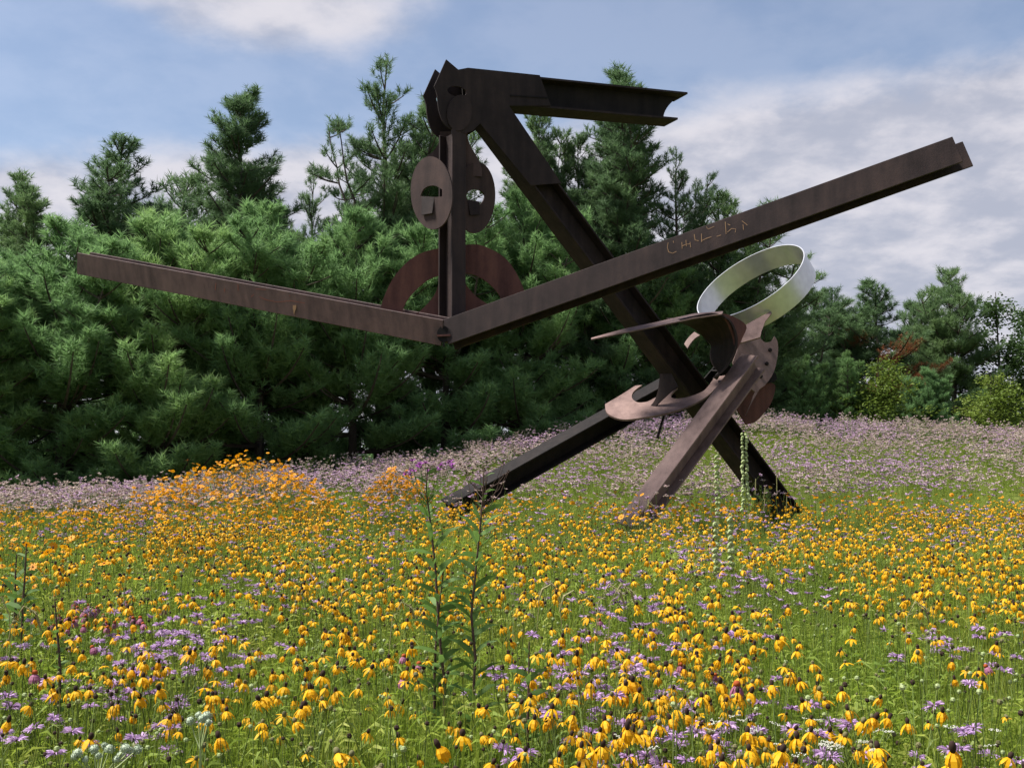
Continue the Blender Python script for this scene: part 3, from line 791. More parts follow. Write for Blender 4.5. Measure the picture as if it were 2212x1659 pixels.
class MB:
    def __init__(s): s.V = []; s.F = []; s.M = []
    def face(s, pts, m=0):
        b = len(s.V); s.V += [tuple(p) for p in pts]; s.F.append(tuple(range(b, b + len(pts)))); s.M.append(m)
    def tube(s, pts, r, seg=4, m=0):
        V = []; Fc = []; tube([Vector(p) for p in pts], r if isinstance(r, list) else [r] * len(pts), seg, V, Fc)
        b = len(s.V); s.V += [tuple(v) for v in V]; s.F += [tuple(b + i for i in f) for f in Fc]; s.M += [m] * len(Fc)
    def strip(s, pts, ws, side, m=0):
        """leaf / petal: centre line pts, widths ws, side vector"""
        b = len(s.V); side = Vector(side).normalized()
        for p, w in zip(pts, ws): s.V += [tuple(Vector(p) - side * w / 2), tuple(Vector(p) + side * w / 2)]
        for i in range(len(pts) - 1): s.F.append((b + 2 * i, b + 2 * i + 1, b + 2 * i + 3, b + 2 * i + 2)); s.M.append(m)
    def ball(s, c, rx, rz, seg=7, rings=4, m=0):
        b = len(s.V); c = Vector(c)
        s.V.append(tuple(c - Vector((0, 0, rz))))
        for j in range(1, rings):
            a = math.pi * j / rings
            for k in range(seg): s.V.append((c.x + rx * math.sin(a) * math.cos(k * 2 * math.pi / seg), c.y + rx * math.sin(a) * math.sin(k * 2 * math.pi / seg), c.z - rz * math.cos(a)))
        s.V.append(tuple(c + Vector((0, 0, rz)))); top = len(s.V) - 1
        for k in range(seg):
            k2 = (k + 1) % seg
            s.F.append((b, b + 1 + k2, b + 1 + k)); s.M.append(m)
            for j in range(rings - 2):
                q = b + 1 + j * seg; s.F.append((q + k, q + k2, q + seg + k2, q + seg + k)); s.M.append(m)
            q = b + 1 + (rings - 2) * seg; s.F.append((q + k, q + k2, top)); s.M.append(m)
    def mesh(s, name, mats):
        me = bpy.data.meshes.new(name); me.from_pydata(s.V, [], s.F)
        for m in (mats if isinstance(mats, (list, tuple)) else [mats]): me.materials.append(m)
        me.polygons.foreach_set('material_index', s.M); me.update(); return me
def smooth_mesh(me): me.polygons.foreach_set('use_smooth', [True] * len(me.polygons)); return me

R_ = random.Random(3)
def petal_pts(az, droop, L=0.045, r0=0.008, z0=0.0):
    """drooping ray floret; droop 0 = level, 1 = hanging"""
    h = Vector((math.cos(az), math.sin(az), 0)); p = h * r0 + Vector((0, 0, z0)); pts = [p]
    a = -droop * 0.85
    for i in range(3):
        p = p + (h * math.cos(a) + Vector((0, 0, math.sin(a)))) * (L / 3); pts.append(p); a -= droop * 0.38
    return pts, h.cross(Vector((0, 0, 1)))
def petal_into(mb, az, droop, L, w, m=0, z0=0.0):
    pts, sd_ = petal_pts(az, droop, L, .008, z0)
    mb.strip(pts, [w * .45, w, w * .95, w * .35], sd_, m)

def cone_variant(i, n, droop, L, rough_cone, hc):
    """returns dict of meshes in head space (origin = receptacle)"""
    rr = random.Random(100 + i)
    pet = []
    for k in range(n): pet.append((2 * math.pi * k / n + rr.uniform(-.2, .2), max(0.0, droop + rr.uniform(-.35, .3)), L * rr.uniform(.7, 1.2)))
    cor = MB()
    for az, dr, l in pet: petal_into(cor, az, dr, l, 0.0125)
    c = MB(); c.ball((0, 0, hc * .75), 0.0095 if hc < .02 else .0105, hc, 8, 5)
    full = MB()
    for az, dr, l in pet: petal_into(full, az, dr, l, 0.0135, 0)
    full.ball((0, 0, hc * .7), 0.0105, hc, 5, 3, 1)
    full.tube([(0.0, 0, 0), (0.01, 0, -.22), (0.0, 0.02, -.45)], [.0017, .002, .0025], 3, 2)
    return dict(pet=pet, cor=cor.mesh('corolla', M_YEL), cone=smooth_mesh(c.mesh('cone', M_CONEG if rough_cone else M_CONE)),
                full=full.mesh('coneflower', [M_YEL, M_CONEG if rough_cone else M_CONE, M_STEMG]))
CV = [cone_variant(0, 10, 1.15, .047, False, .015), cone_variant(1, 9, .85, .043, False, .013), cone_variant(2, 8, .95, .046, True, .012),
      cone_variant(3, 11, 1.3, .050, False, .017), cone_variant(4, 7, .55, .040, True, .011), cone_variant(5, 9, 1.0, .042, False, .014)]
CLAB = ['full hanging petals, dark cone', 'spreading petals, dark cone', 'hanging petals, green cone', 'long closed petals, black cone', 'raised petals, green cone', 'short petals, brown cone']
single_petal = []
for k in range(3):
    m = MB(); petal_into(m, 0, (.7, 1.0, 1.3)[k], .046, .0125); single_petal.append(m.mesh('petal', M_YEL))

def stem_mesh(h, bend, seg=4):
    m = MB(); m.tube([(bend[0], bend[1], -h), (bend[0] * .5, bend[1] * .3, -h * .5), (0, 0, 0)], [.0032, .0026, .0017], seg)
    for k in range(3):
        z = -h * (.35 + .2 * k); az = R_.uniform(0, 6.28); hv = Vector((math.cos(az), math.sin(az), 0)); L = .09
        m.strip([Vector((bend[0] * .4, bend[1] * .2, z)), hv * L * .5 + Vector((bend[0] * .4, bend[1] * .2, z + .03)), hv * L + Vector((bend[0] * .4, bend[1] * .2, z + .02))], [.004, .014, .002], hv.cross(Vector((0, 0, 1))))
    return m.mesh('stem', M_STEMG)
STEMS = [stem_mesh(.8, (R_.uniform(-.09, .09), R_.uniform(-.09, .09))) for _ in range(4)]

def berg_head(n, mats, r=.034, name='flower_head'):
    m = MB()
    for k in range(n):
        a = R_.uniform(0, 6.28); e = R_.uniform(-.15, .9); d = Vector((math.cos(a) * math.cos(e), math.sin(a) * math.cos(e), math.sin(e) * .7))
        b = d * .006; l = r * R_.uniform(.8, 1.15); s = d.cross(Vector((R_.uniform(-1, 1), R_.uniform(-1, 1), R_.uniform(-1, 1)))).normalized()
        m.strip([b, b + d * l * .6, b + d * l - Vector((0, 0, l * .15))], [.003, .0065, .002], s)
    m.ball((0, 0, .002), .008, .006, 5, 3, 1)
    return m
BERG = [berg_head(42, None).mesh('flower_head', [M_LAV, M_PSTEM]) for _ in range(3)]
def far_head(n, r, mat, w=.011):
    m = MB()
    for k in range(n):
        a = R_.uniform(0, 6.28); e = R_.uniform(0, .9); d = Vector((math.cos(a) * math.cos(e), math.sin(a) * math.cos(e), math.sin(e) * .7)); s = d.cross(Vector((R_.uniform(-1, 1), R_.uniform(-1, 1), .3))).normalized()
        m.face([s * -w / 2, s * w / 2, d * r], 0)
    m.tube([(0, 0, 0), (.01, 0, -.25)], [.002, .002], 3, 1)
    return m.mesh('far_head', [mat, M_STEMG])
def daisy(n, r, mat, tilt=.1):
    m = MB()
    for k in range(n):
        az = 2 * math.pi * k / n; petal_into(m, az, tilt, r, .016, 0)
    m.ball((0, 0, .003), .008, .005, 6, 3, 1)
    m.tube([(0, 0, 0), (.01, 0, -.3)], [.002, .002], 3, 2)
    return m.mesh('daisy', [mat, M_RCONE if mat is M_ORA else M_CONE, M_STEMG])

# ---- templates for the uncountable green
def blades(seed, n=20, h=(.35, .8), w=.007, spread=.12, mat=None):
    r = random.Random(seed); m = MB()
    for k in range(n):
        bx, by = r.gauss(0, spread), r.gauss(0, spread); H = r.uniform(*h); az = r.uniform(0, 6.28); ln = r.uniform(.02, .22) * H
        d = Vector((math.cos(az), math.sin(az), 0)); s = Vector((math.cos(az + 1.4), math.sin(az + 1.4), 0))
        b = Vector((bx, by, 0)); m.strip([b, b + d * ln * .3 + Vector((0, 0, H * .55)), b + d * ln + Vector((0, 0, H))], [w, w * .8, w * .12], s)
    return m
def leafy(seed, n=7, h=(.35, .7), lw=.018, ll=.11):
    r = random.Random(seed); m = MB()
    for k in range(n):
        bx, by = r.gauss(0, .1), r.gauss(0, .1); H = r.uniform(*h); tx, ty = r.gauss(0, .07), r.gauss(0, .07)
        m.tube([(bx, by, 0), (bx + tx, by + ty, H)], [.0025, .0012], 3)
        for j in range(11):
            t = .25 + .75 * j / 11; az = r.uniform(0, 6.28); L = ll * r.uniform(.6, 1.2); hv = Vector((math.cos(az), math.sin(az), 0)); c = Vector((bx + tx * t, by + ty * t, H * t))
            m.strip([c, c + hv * L * .5 + Vector((0, 0, L * .4)), c + hv * L + Vector((0, 0, L * .35))], [.004, lw, .002], Quaternion(hv, r.uniform(-1.2, 1.2)) @ hv.cross(Vector((0, 0, 1))))
    return m

def template(name, me):
    return bpy.data.objects.new(name, me)
def scatter(name, temps, pts, rots, scl, label=None):
    pts = np.asarray(pts, np.float32)
    me = bpy.data.meshes.new(name); me.vertices.add(len(pts)); me.vertices.foreach_set('co', pts.ravel())
    for an, ty, key, data in (('rot', 'FLOAT_VECTOR', 'vector', np.asarray(rots, np.float32).ravel()), ('scl', 'FLOAT', 'value', np.asarray(scl, np.float32)),
                              ('idx', 'INT', 'value', np.random.default_rng(5).integers(0, len(temps), len(pts)).astype(np.int32))):
        a = me.attributes.new(an, ty, 'POINT'); a.data.foreach_set(key, data)
    o = bpy.data.objects.new(name, me); COL.objects.link(o)
    ng = bpy.data.node_groups.new(name + '_nodes', 'GeometryNodeTree')
    ng.interface.new_socket('Geometry', in_out='INPUT', socket_type='NodeSocketGeometry'); ng.interface.new_socket('Geometry', in_out='OUTPUT', socket_type='NodeSocketGeometry')
    gi = ng.nodes.new('NodeGroupInput'); go = ng.nodes.new('NodeGroupOutput'); ip = ng.nodes.new('GeometryNodeInstanceOnPoints'); jn = ng.nodes.new('GeometryNodeJoinGeometry')
    for t in temps:
        oi = ng.nodes.new('GeometryNodeObjectInfo'); oi.inputs['Object'].default_value = t; oi.inputs['As Instance'].default_value = True
        ng.links.new(oi.outputs['Geometry'], jn.inputs[0])
    def attr(n, ty):
        a = ng.nodes.new('GeometryNodeInputNamedAttribute'); a.data_type = ty; a.inputs['Name'].default_value = n; return a.outputs['Attribute']
    ng.links.new(gi.outputs[0], ip.inputs['Points']); ng.links.new(jn.outputs[0], ip.inputs['Instance'])
    ip.inputs['Pick Instance'].default_value = True
    ng.links.new(attr('idx', 'INT'), ip.inputs['Instance Index'])
    e2r = ng.nodes.new('FunctionNodeEulerToRotation'); ng.links.new(attr('rot', 'FLOAT_VECTOR'), e2r.inputs[0]); ng.links.new(e2r.outputs[0], ip.inputs['Rotation'])
    ng.links.new(attr('scl', 'FLOAT'), ip.inputs['Scale']); ng.links.new(ip.outputs[0], go.inputs[0])
    md = o.modifiers.new('scatter', 'NODES'); md.node_group = ng
    tag(o, label, None, None, 'stuff')
    return o

rg = np.random.default_rng(42)
def sample(n, d0, d1, umax=0.53, power=2.0):
    d = (d0 ** power + (d1 ** power - d0 ** power) * rg.random(n)) ** (1 / power)
    u = rg.uniform(-umax, umax, n); return u * d + rg.normal(0, .02, n), d
def nz(x, y, s, o=0): return noise.noise(Vector((x * s, y * s, o)))
MOUNDS = [(-0.250 * 17.6, 17.6, 1.35, 2.0, 0.58), (-0.105 * 20, 20.2, .50, .8, .40), (-.46 * 11, 11.0, 1.0, 2.0, .05)]
def mound(x, y):
    h = 0
    for mx, my, rx, ry, hh in MOUNDS[:2]:
        q = ((x - mx) / rx) ** 2 + ((y - my) / ry) ** 2
        if q < 1.3: h = max(h, hh * max(0, 1 - q * .75))
    return h
def rand_rot(n, tilt=.15): return np.stack([rg.normal(0, tilt, n), rg.normal(0, tilt, n), rg.uniform(0, 6.283, n)], 1)

wp = []; 
for i in range(34):
    px = -200 + i * 74 + R_.uniform(-15, 15); y = R_.uniform(55, 62); wp.append((P(px, 1000, y).x, y, ground_z(P(px, 1000, y).x, min(y, 60)) - .2))
scatter('far_wood', [template('far_crown', VAR['bushA'][0][1]), template('far_crown', VAR['bushB'][0][1])], wp, rand_rot(len(wp), .02), [R_.uniform(.45, .62) for _ in wp], 'low dark wood beyond the pines')

# green understorey
GT = [template('green_clump', m.mesh('green_clump', M_GRASS)) for m in
      [blades(1, 30, (.35, .8), .0055), blades(2, 30, (.3, .75), .005), leafy(3, 8, lw=.011, ll=.09), leafy(4, 9, (.3, .65), .009, .08), leafy(5, 6, (.4, .7), .016, .11), blades(6, 30, (.4, .85), .004), blades(7, 30, (.3, .7), .005)]]
x1, y1 = sample(13000, 2.3, 12, .62); x2, y2 = sample(13000, 12, 38, .56)
xm = []; ym = []
for mx, my, rx, ry, hh in MOUNDS[:2]:
    for _ in range(int(330 * rx)):
        a = rg.uniform(0, 6.283); q = math.sqrt(rg.random()) * 1.1; xm.append(mx + rx * q * math.cos(a)); ym.append(my + ry * q * math.sin(a))
gx = np.concatenate([x1, x2, xm]); gy = np.concatenate([y1, y2, ym])
gz = np.array([ground_z(a, b) for a, b in zip(gx, gy)])
gs = np.array([(0.92 + .2 * nz(a, b, .8, 2)) * (1 if b < 15 else .82) * (1 + mound(a, b) * 1.1) * (.78 if 13.5 < b < 22 else (1.0 if b < 20 else .85)) for a, b in zip(gx, gy)]) * rg.uniform(.8, 1.15, len(gx))
scatter('meadow_grass', GT, np.stack([gx, gy, gz], 1), rand_rot(len(gx), .08), gs, 'green stems, leaves and grass filling the flower meadow')

# yellow coneflowers ------------------------------------------------
def hgt(x, y):
    return 0.80 if y < 9 else (0.80 - .045 * (y - 9) if y < 14 else .575)
def head_points(n, d0, d1, dens, umax=.53, hvar=.09, h0=None, power=2.0):
    xs, ys = sample(n, d0, d1, umax, power); out = []
    for x, y in zip(xs, ys):
        z = ground_z(x, y) + (h0 if h0 else hgt(x, y)) + rg.normal(0, hvar)
        px, py = to_px(x, y, z)
        if rg.random() < dens(x, y, px, py): out.append((x, y, z))
    return out
def boundary(px): return float(np.interp(px, [0, 340, 700, 1000, 1350, 1700, 2212], [1100, 1078, 1056, 1056, 1072, 1050, 1022]))
def d_yel(x, y, px, py):
    b = boundary(px)
    if py < b + 4 + 34 * nz(x, y, .7) + 14 * rg.normal(): return 0.0
    v = .44 + 2.0 * nz(x, y, .75, 5) + .9 * nz(x, y, 2.2, 9)
    if 700 < px < 1950 and py < 1190: v = v * .6 - .05
    if px < 700 and py < 1250: v += .25
    if px < 320 and 1110 < py < 1290: v *= .45
    if 1230 < px < 1420 and 1230 < py < 1340: v *= .3
    if px > 1900 and 1360 < py < 1450: v *= .45
    if 1440 < px < 2050 and 1150 < py < 1420: v += .15
    if px < 420 and py > 1500: v *= .55
    return max(.10, min(1, v))
yel = head_points(20000, 2.9, 20.5, d_yel, power=1.75)
yel.sort(key=lambda p: p[1])
near = []; rest = []
for p in yel:
    px, py = to_px(*p)
    if len(near) < 290 and 2 < px < 2210 and py < 1652: near.append((p, px, py))
    else: rest.append(p)
scatter('yellow_coneflowers', [template('coneflower', v['full']) for v in CV], rest, rand_rot(len(rest), .22), rg.uniform(.55, 1.02, len(rest)), 'yellow coneflowers scattered thickly over the middle of the meadow')

ZONES = [(230, 'by the bottom left pale balls'), (440, 'right of the bottom left pale balls'), (680, 'below the orange mound'), (880, 'left of the tall ironweeds'), (1130, 'at the foot of the tall ironweeds'),
         (1330, 'right of the tall ironweeds'), (1500, 'below the front leg'), (1680, 'below the diagonal leg'), (1900, 'right of the diagonal leg'), (2300, 'near the right edge')]
def zone(px):
    for b, t in ZONES:
        if px < b: return t
    return ZONES[-1][1]
GY = 'yellow coneflowers in the foreground meadow'
def near_word(py): return 'front-row' if py > 1570 else ('second-row' if py > 1500 else ('third-row' if py > 1440 else 'farther'))
protos = {}
def coneflower(p, px, py, fine):
    v = R_.choices(range(6), [4, 3, 3, 2, 2, 3])[0]; key = (v, fine)
    s = R_.uniform(.6, 1.08); rot = (R_.gauss(0, .24), R_.gauss(0, .24), R_.uniform(0, 6.28))
    if key not in protos:
        root = empty('yellow_coneflower', p)
        st = link('stem', STEMS[v % 4], root); cn = link('cone', CV[v]['cone'], root)
        if fine:
            for az, dr, l in CV[v]['pet']:
                k = 0 if dr < .85 else (1 if dr < 1.15 else 2)
                q = link('petal', single_petal[k], root); q.rotation_euler = (0, 0, az); q.scale = (l / .046,) * 3
        else:
            c = link('corolla', CV[v]['cor'], root); tag(c, kind='stuff')
        root.rotation_euler = rot; root.scale = (s,) * 3; protos[key] = root
    else: root = copy_thing(protos[key], p, rot, s)
    tag(root, f'{near_word(py)} yellow coneflower {zone(px)}: {CLAB[v]}', 'flower', GY)
for i, (p, px, py) in enumerate(near): coneflower(p, px, py, i < 70)

# orange false sunflowers -------------------------------------------
DA = [daisy(9, .028, M_ORA, .1), daisy(8, .026, M_ORA, .35), daisy(10, .030, M_ORA, .0)]
ora = []
for mx, my, rx, ry, hh in MOUNDS[:2]:
    for _ in range(int(760 * rx)):
        a = rg.uniform(0, 6.283); q = math.sqrt(rg.random()) * 1.2; x = mx + rx * q * math.cos(a); y = my + ry * q * math.sin(a)
        ora.append((x, y, ground_z(x, y) + .70 + mound(x, y) * 1.05 * (1 + .5 * nz(x, y, 2.0, 8)) + rg.normal(0, .10)))
def d_ora(x, y, px, py):
    if px < 330 and 1105 < py < 1300: return .75 * (1 - max(0, px - 200) / 130) * (.5 + nz(x, y, .9, 3))
    if 300 < px < 720 and 1070 < py < 1170: return .22
    if py < boundary(px) + 50 and py > boundary(px) - 10: return .12
    return .0
ora += head_points(7000, 7, 21, d_ora, h0=.75)
# ragged skirts of the mound
ora.sort(key=lambda p: p[1])
near_o = []; rest_o = []
for p in ora:
    px, py = to_px(*p)
    if len(near_o) < 290 and 2 < px < 2210: near_o.append((p, px, py))
    else: rest_o.append(p)
scatter('orange_sunflowers', [template('daisy', m) for m in DA], rest_o, rand_rot(len(rest_o), .45), rg.uniform(.8, 1.25, len(rest_o)), 'orange false sunflowers massed on the mound at the left of the meadow')
for p, px, py in near_o:
    k = R_.randrange(3); o = link('orange_sunflower', DA[k]); o.location = p; o.rotation_euler = (R_.gauss(.3, .4), R_.gauss(0, .4), R_.uniform(0, 6.28)); o.scale = (R_.uniform(.85, 1.2),) * 3
    where = 'in the left edge patch' if px < 330 else ('at the foot of the mound' if px < 720 else 'out in the meadow')
    tag(o, f'orange false sunflower, {("flat petals", "drooping petals", "many petals")[k]}, {where}, {("nearest" if py > 1230 else "middle" if py > 1180 else "back")} rows{(" beside the dark stalks" if px < 110 else "")}', 'flower', 'orange false sunflowers')

# lavender bergamot --------------------------------------------------
def d_lav_near(x, y, px, py):
    v = .02 + 1.3 * nz(x, y, .8, 20)
    if px < 420 and py > 1360: v += .35
    if px < 460 and 1530 < py < 1610: v += .4
    if 1230 < px < 1420 and 1230 < py < 1340: v += .7
    if px > 1900 and 1340 < py < 1450: v += .45
    if 950 < px < 1450 and py > 1440: v += .3
    if px > 1300 and py > 1560: v += .25
    return max(0, min(.9, v))
lav = head_points(12000, 2.9, 18, d_lav_near, h0=.66, hvar=.08, power=1.7); lav.sort(key=lambda p: p[1])
near_l = []; rest_l = []
for p in lav:
    px, py = to_px(*p)
    if len(near_l) < 290 and 2 < px < 2210 and py < 1655: near_l.append((p, px, py))
    else: rest_l.append(p)
FL = [far_head(14, .036, M_LAV, .014) for _ in range(3)]
scatter('lavender_bergamot', [template('bergamot_head', m) for m in FL], rest_l, rand_rot(len(rest_l), .2), rg.uniform(.9, 1.3, len(rest_l)), 'lavender bergamot heads among the yellow coneflowers')
bp_ = {}
for p, px, py in near_l:
    k = R_.randrange(3)
    rot = (R_.gauss(0, .15), R_.gauss(0, .15), R_.uniform(0, 6.28)); s = R_.uniform(.85, 1.2)
    if k not in bp_:
        root = empty('wild_bergamot', p); link('stem', STEMS[k], root); link('flower_head', BERG[k], root); root.rotation_euler = rot; root.scale = (s,) * 3; bp_[k] = root
    else: root = copy_thing(bp_[k], p, rot, s)
    tag(root, f'{near_word(py)} shaggy lavender bergamot flower {zone(px)}', 'flower', 'lavender bergamot in the foreground')

# round green and brown buds on thin stems between the flowers
bud = []
for mt in (M_CONEG, M_POD, M_CONE):
    m = MB(); m.ball((0, 0, 0), .009, .009, 6, 4, 0); m.tube([(0, 0, 0), (.01, .01, -.3), (0, 0, -.6)], [.0016, .002, .0022], 3, 1)
    for k in range(4): petal_into(m, k * 1.7, -.2, .014, .004, 1)
    bud.append(template('bud', m.mesh('bud', [mt, M_STEMG])))
bpts = head_points(5200, 2.9, 13, lambda x, y, px, py: .75, h0=.76, hvar=.12, power=1.6)
scatter('flower_buds', bud, bpts, rand_rot(len(bpts), .15), rg.uniform(.6, 1.25, len(bpts)), 'round unopened buds on thin stems between the meadow flowers')

# far bank of bergamot, faded and fresh ------------------------------
def d_far(x, y, px, py):
    if py > boundary(px) + 12 + 34 * nz(x, y, .7, 31) + 12 * rg.normal(): return .02
    if y < 20.3: return .10 if px > 700 else .4
    return .60 + 1.2 * nz(x, y, .5, 30) + 1.0 * nz(x, y, 1.7, 33)
def is_lav(x, y): return nz(x, y, .33, 44) + .5 * nz(x, y, 1.1, 45) > .16
far = head_points(78000, 14.5, 37.5, d_far, h0=.80, hvar=.12, umax=.52)
fl = [p for p in far if is_lav(p[0], p[1]) or rg.random() < .16]; fs = set(fl); fb = [p for p in far if p not in fs]
FB = [far_head(11, .046, M_BEI, .024) for _ in range(3)]
FL2 = [far_head(11, .046, M_LAVF, .024) for _ in range(3)]
scatter('faded_bergamot_bank', [template('faded_head', m) for m in FB], fb, rand_rot(len(fb), .25), rg.uniform(.55, 1.5, len(fb)), 'faded beige and pink bergamot heads covering the bank behind the sculpture')
scatter('lavender_bergamot_bank', [template('lavender_head', m) for m in FL2], fl, rand_rot(len(fl), .25), rg.uniform(.55, 1.5, len(fl)), 'patches of fresh lavender bergamot on the bank behind the sculpture')

# tall faded plants that break the crest line
def tall_stalk(seed):
    r = random.Random(seed); m = MB()
    m.tube([(0, 0, -1.0), (.02, 0, -.3), (0, .02, 0)], [.006, .005, .003], 3, 0)
    for k in range(8):
        z = -.28 + .035 * k; a = r.uniform(0, 6.28); L = r.uniform(.05, .14); e = Vector((math.cos(a) * L, math.sin(a) * L, z + .1 + r.uniform(0, .06)))
        m.tube([(0, 0, z), e], [.002, .0015], 3, 0)
        for j in range(9):
            d = Vector((r.gauss(0, 1), r.gauss(0, 1), r.gauss(.4, .8))).normalized(); s = d.orthogonal().normalized()
            m.face([e - s * .007, e + s * .007, e + d * .035], 1)
    return m.mesh('stalk', [M_STEMG, M_BEI])
TS = [template('stalk', tall_stalk(s)) for s in (1, 2, 3)]
cp = []
for _ in range(750):
    px = rg.uniform(-20, 2230); dc = float(np.interp(px, CRX, DC)) - abs(rg.normal(0, 1.8)) + .3; x = (px - CX) / F * dc
    if nz(px * .012, 0, 1, 3) < -.25: continue
    cp.append((x, dc, ground_z(x, dc) + rg.uniform(.72, 1.12)))
scatter('tall_faded_stalks', TS, cp, rand_rot(len(cp), .1), rg.uniform(.8, 1.3, len(cp)), 'tall branching faded stalks along the top of the bank')

# magenta coneflowers ------------------------------------------------
def pink_meshes():
    m = MB()
    for k in range(13): petal_into(m, 2 * math.pi * k / 13 + R_.uniform(-.1, .1), 1.0 + R_.uniform(-.1, .1), .052, .014)
    c = MB(); c.ball((0, 0, .006), .015, .014, 9, 5)
    return m.mesh('corolla', M_PINK), smooth_mesh(c.mesh('cone', M_RCONE))
PM, PCn = pink_meshes()
pproto = None
for px, py, y, s, lab in [(1592, 1480, 4.6, 1.05, 'large faded pink coneflower with spiky orange cone below the diagonal leg'), (1470, 1437, 5.2, .75, 'small magenta coneflower with red cone left of the large pink one'),
                          (1545, 1458, 5.0, .6, 'tiny magenta coneflower between the two pink ones'), (1620, 1500, 4.6, .6, 'small pink coneflower low in the grass right of the large pink one'),
                          (905, 1435, 5.4, .9, 'red-topped magenta coneflower left of the ironweed stalks'), (872, 1418, 5.6, .8, 'magenta coneflower with bright red cone farthest left of the pair by the ironweed'),
                          (870, 1465, 5.0, .9, 'deep magenta coneflower low down left of the ironweed stalks'), (1295, 1340, 7, .8, 'single magenta coneflower between the ironweed and the front leg'),
                          (75, 1455, 4.8, .9, 'magenta coneflower with red cone among the lavender at the left edge'), (2130, 1440, 5.2, .7, 'magenta coneflower near the right edge of the meadow')]:
    p = P(px, py, y)
    if pproto is None:
        pproto = empty('magenta_coneflower', p); link('stem', STEMS[0], pproto); link('corolla', PM, pproto); link('cone', PCn, pproto); r = pproto; r.scale = (s,) * 3
    else: r = copy_thing(pproto, p, (R_.gauss(0, .15), R_.gauss(0, .15), R_.uniform(0, 6)), s)
    tag(r, lab, 'flower', 'magenta coneflowers')
pp = []
for _ in range(60):
    px, py = rg.normal(185, 75), rg.normal(1325, 22); y = 7.0 + (1330 - py) * .03
    pp.append((px, py, y))
pp = pp[:34]
for px, py, y in pp:
    r = copy_thing(pproto, P(px, py, y), (R_.gauss(0, .2), R_.gauss(0, .2), R_.uniform(0, 6)), R_.uniform(.55, .9))
    tag(r, 'magenta coneflower in the magenta cluster under the orange patch at the left', 'flower', 'magenta coneflowers')

# rattlesnake master: pale green spiky balls on branching stalks ------
def ball_mesh(seed, r):
    rr = random.Random(seed); m = MB(); m.ball((0, 0, 0), r * .82, r * .82, 9, 6)
    for k in range(90):
        d = Vector((rr.gauss(0, 1), rr.gauss(0, 1), rr.gauss(0, 1))).normalized(); s = d.orthogonal().normalized()
        m.face([d * r * .75 - s * .0022, d * r * .75 + s * .0022, d * r * 1.08])
    return m.mesh('flower_ball', M_BALL)
BM = [ball_mesh(1, .0165), ball_mesh(2, .012)]
for name, foot, balls, y, lab in [
    ('thistle_like_plant', (210, 1720), [(168, 1626), (160, 1634), (203, 1618), (213, 1632), (237, 1617), (226, 1610), (261, 1632), (251, 1640), (270, 1616), (281, 1620), (297, 1618), (184, 1640)], 3.55, 'plant with a dozen pale green spiky balls at the bottom left edge'),
    ('thistle_like_plant', (430, 1720), [(411, 1557), (429, 1544), (446, 1546), (450, 1560), (437, 1552)], 3.6, 'plant with five pale green spiky balls behind the black-coned flower at the lower left'),
    ('thistle_like_plant', (1490, 1520), [(1466, 1342), (1474, 1338), (1482, 1346)], 6.2, 'small plant with three pale balls in the middle of the yellow flowers')]:
    f = P(foot[0], foot[1], y); root = empty(name, (f.x, f.y, ground_z(f.x, f.y))); b = root.location
    st = MB(); joint = Vector((f.x, f.y, P(foot[0], min(bb[1] for bb in balls) + 75, y).z)) - b
    st.tube([(0, 0, 0), joint], [.005, .004], 5)
    for i, (bx, by) in enumerate(balls):
        q = P(bx, by, y + R_.uniform(-.06, .06)) - b; mid = joint.lerp(q, .5) + Vector((0, 0, -.005)); st.tube([joint, mid, q], [.0028, .0024, .002], 4)
        o = link('flower_ball', BM[i % 2], root); o.location = q; o.rotation_euler = (R_.uniform(0, 3), 0, R_.uniform(0, 3))
    link('stem', st.mesh('stem', M_POD), root); tag(root, lab, 'plant', 'plants with pale spiky balls')

# white clustered flowers at the bottom ------------------------------
wm = []
for s in range(2):
    rr = random.Random(s); m = MB()
    for k in range(26):
        a = rr.uniform(0, 6.28); q = math.sqrt(rr.random()) * .04; c = Vector((math.cos(a) * q, math.sin(a) * q, rr.uniform(0, .008))); m.ball(c, .0045, .003, 5, 3, 0)
        if k % 3 == 0: m.tube([(0, 0, -.05), tuple(c)], [.001, .001], 3, 1)
    m.tube([(0, 0, -.6), (0, 0, -.05)], [.002, .002], 3, 1); wm.append(m.mesh('umbel', [M_WHITE, M_STEMG]))
for i in range(26):
    px = R_.choice([R_.gauss(1720, 130), R_.uniform(1300, 2200)]); py = R_.uniform(1545, 1650); y = 3.5 + (1650 - py) * .007
    o = link('white_yarrow', wm[i % 2]); o.location = P(px, py, y); o.rotation_euler = (R_.gauss(0, .15), R_.gauss(0, .15), R_.uniform(0, 6)); o.scale = (R_.uniform(.45, .8),) * 3
    tag(o, f'{"larger" if o.scale[0] > .62 else "small"} flat white flower cluster, {near_word(py)}, {zone(px)}', 'flower', 'white flower clusters at the bottom right')

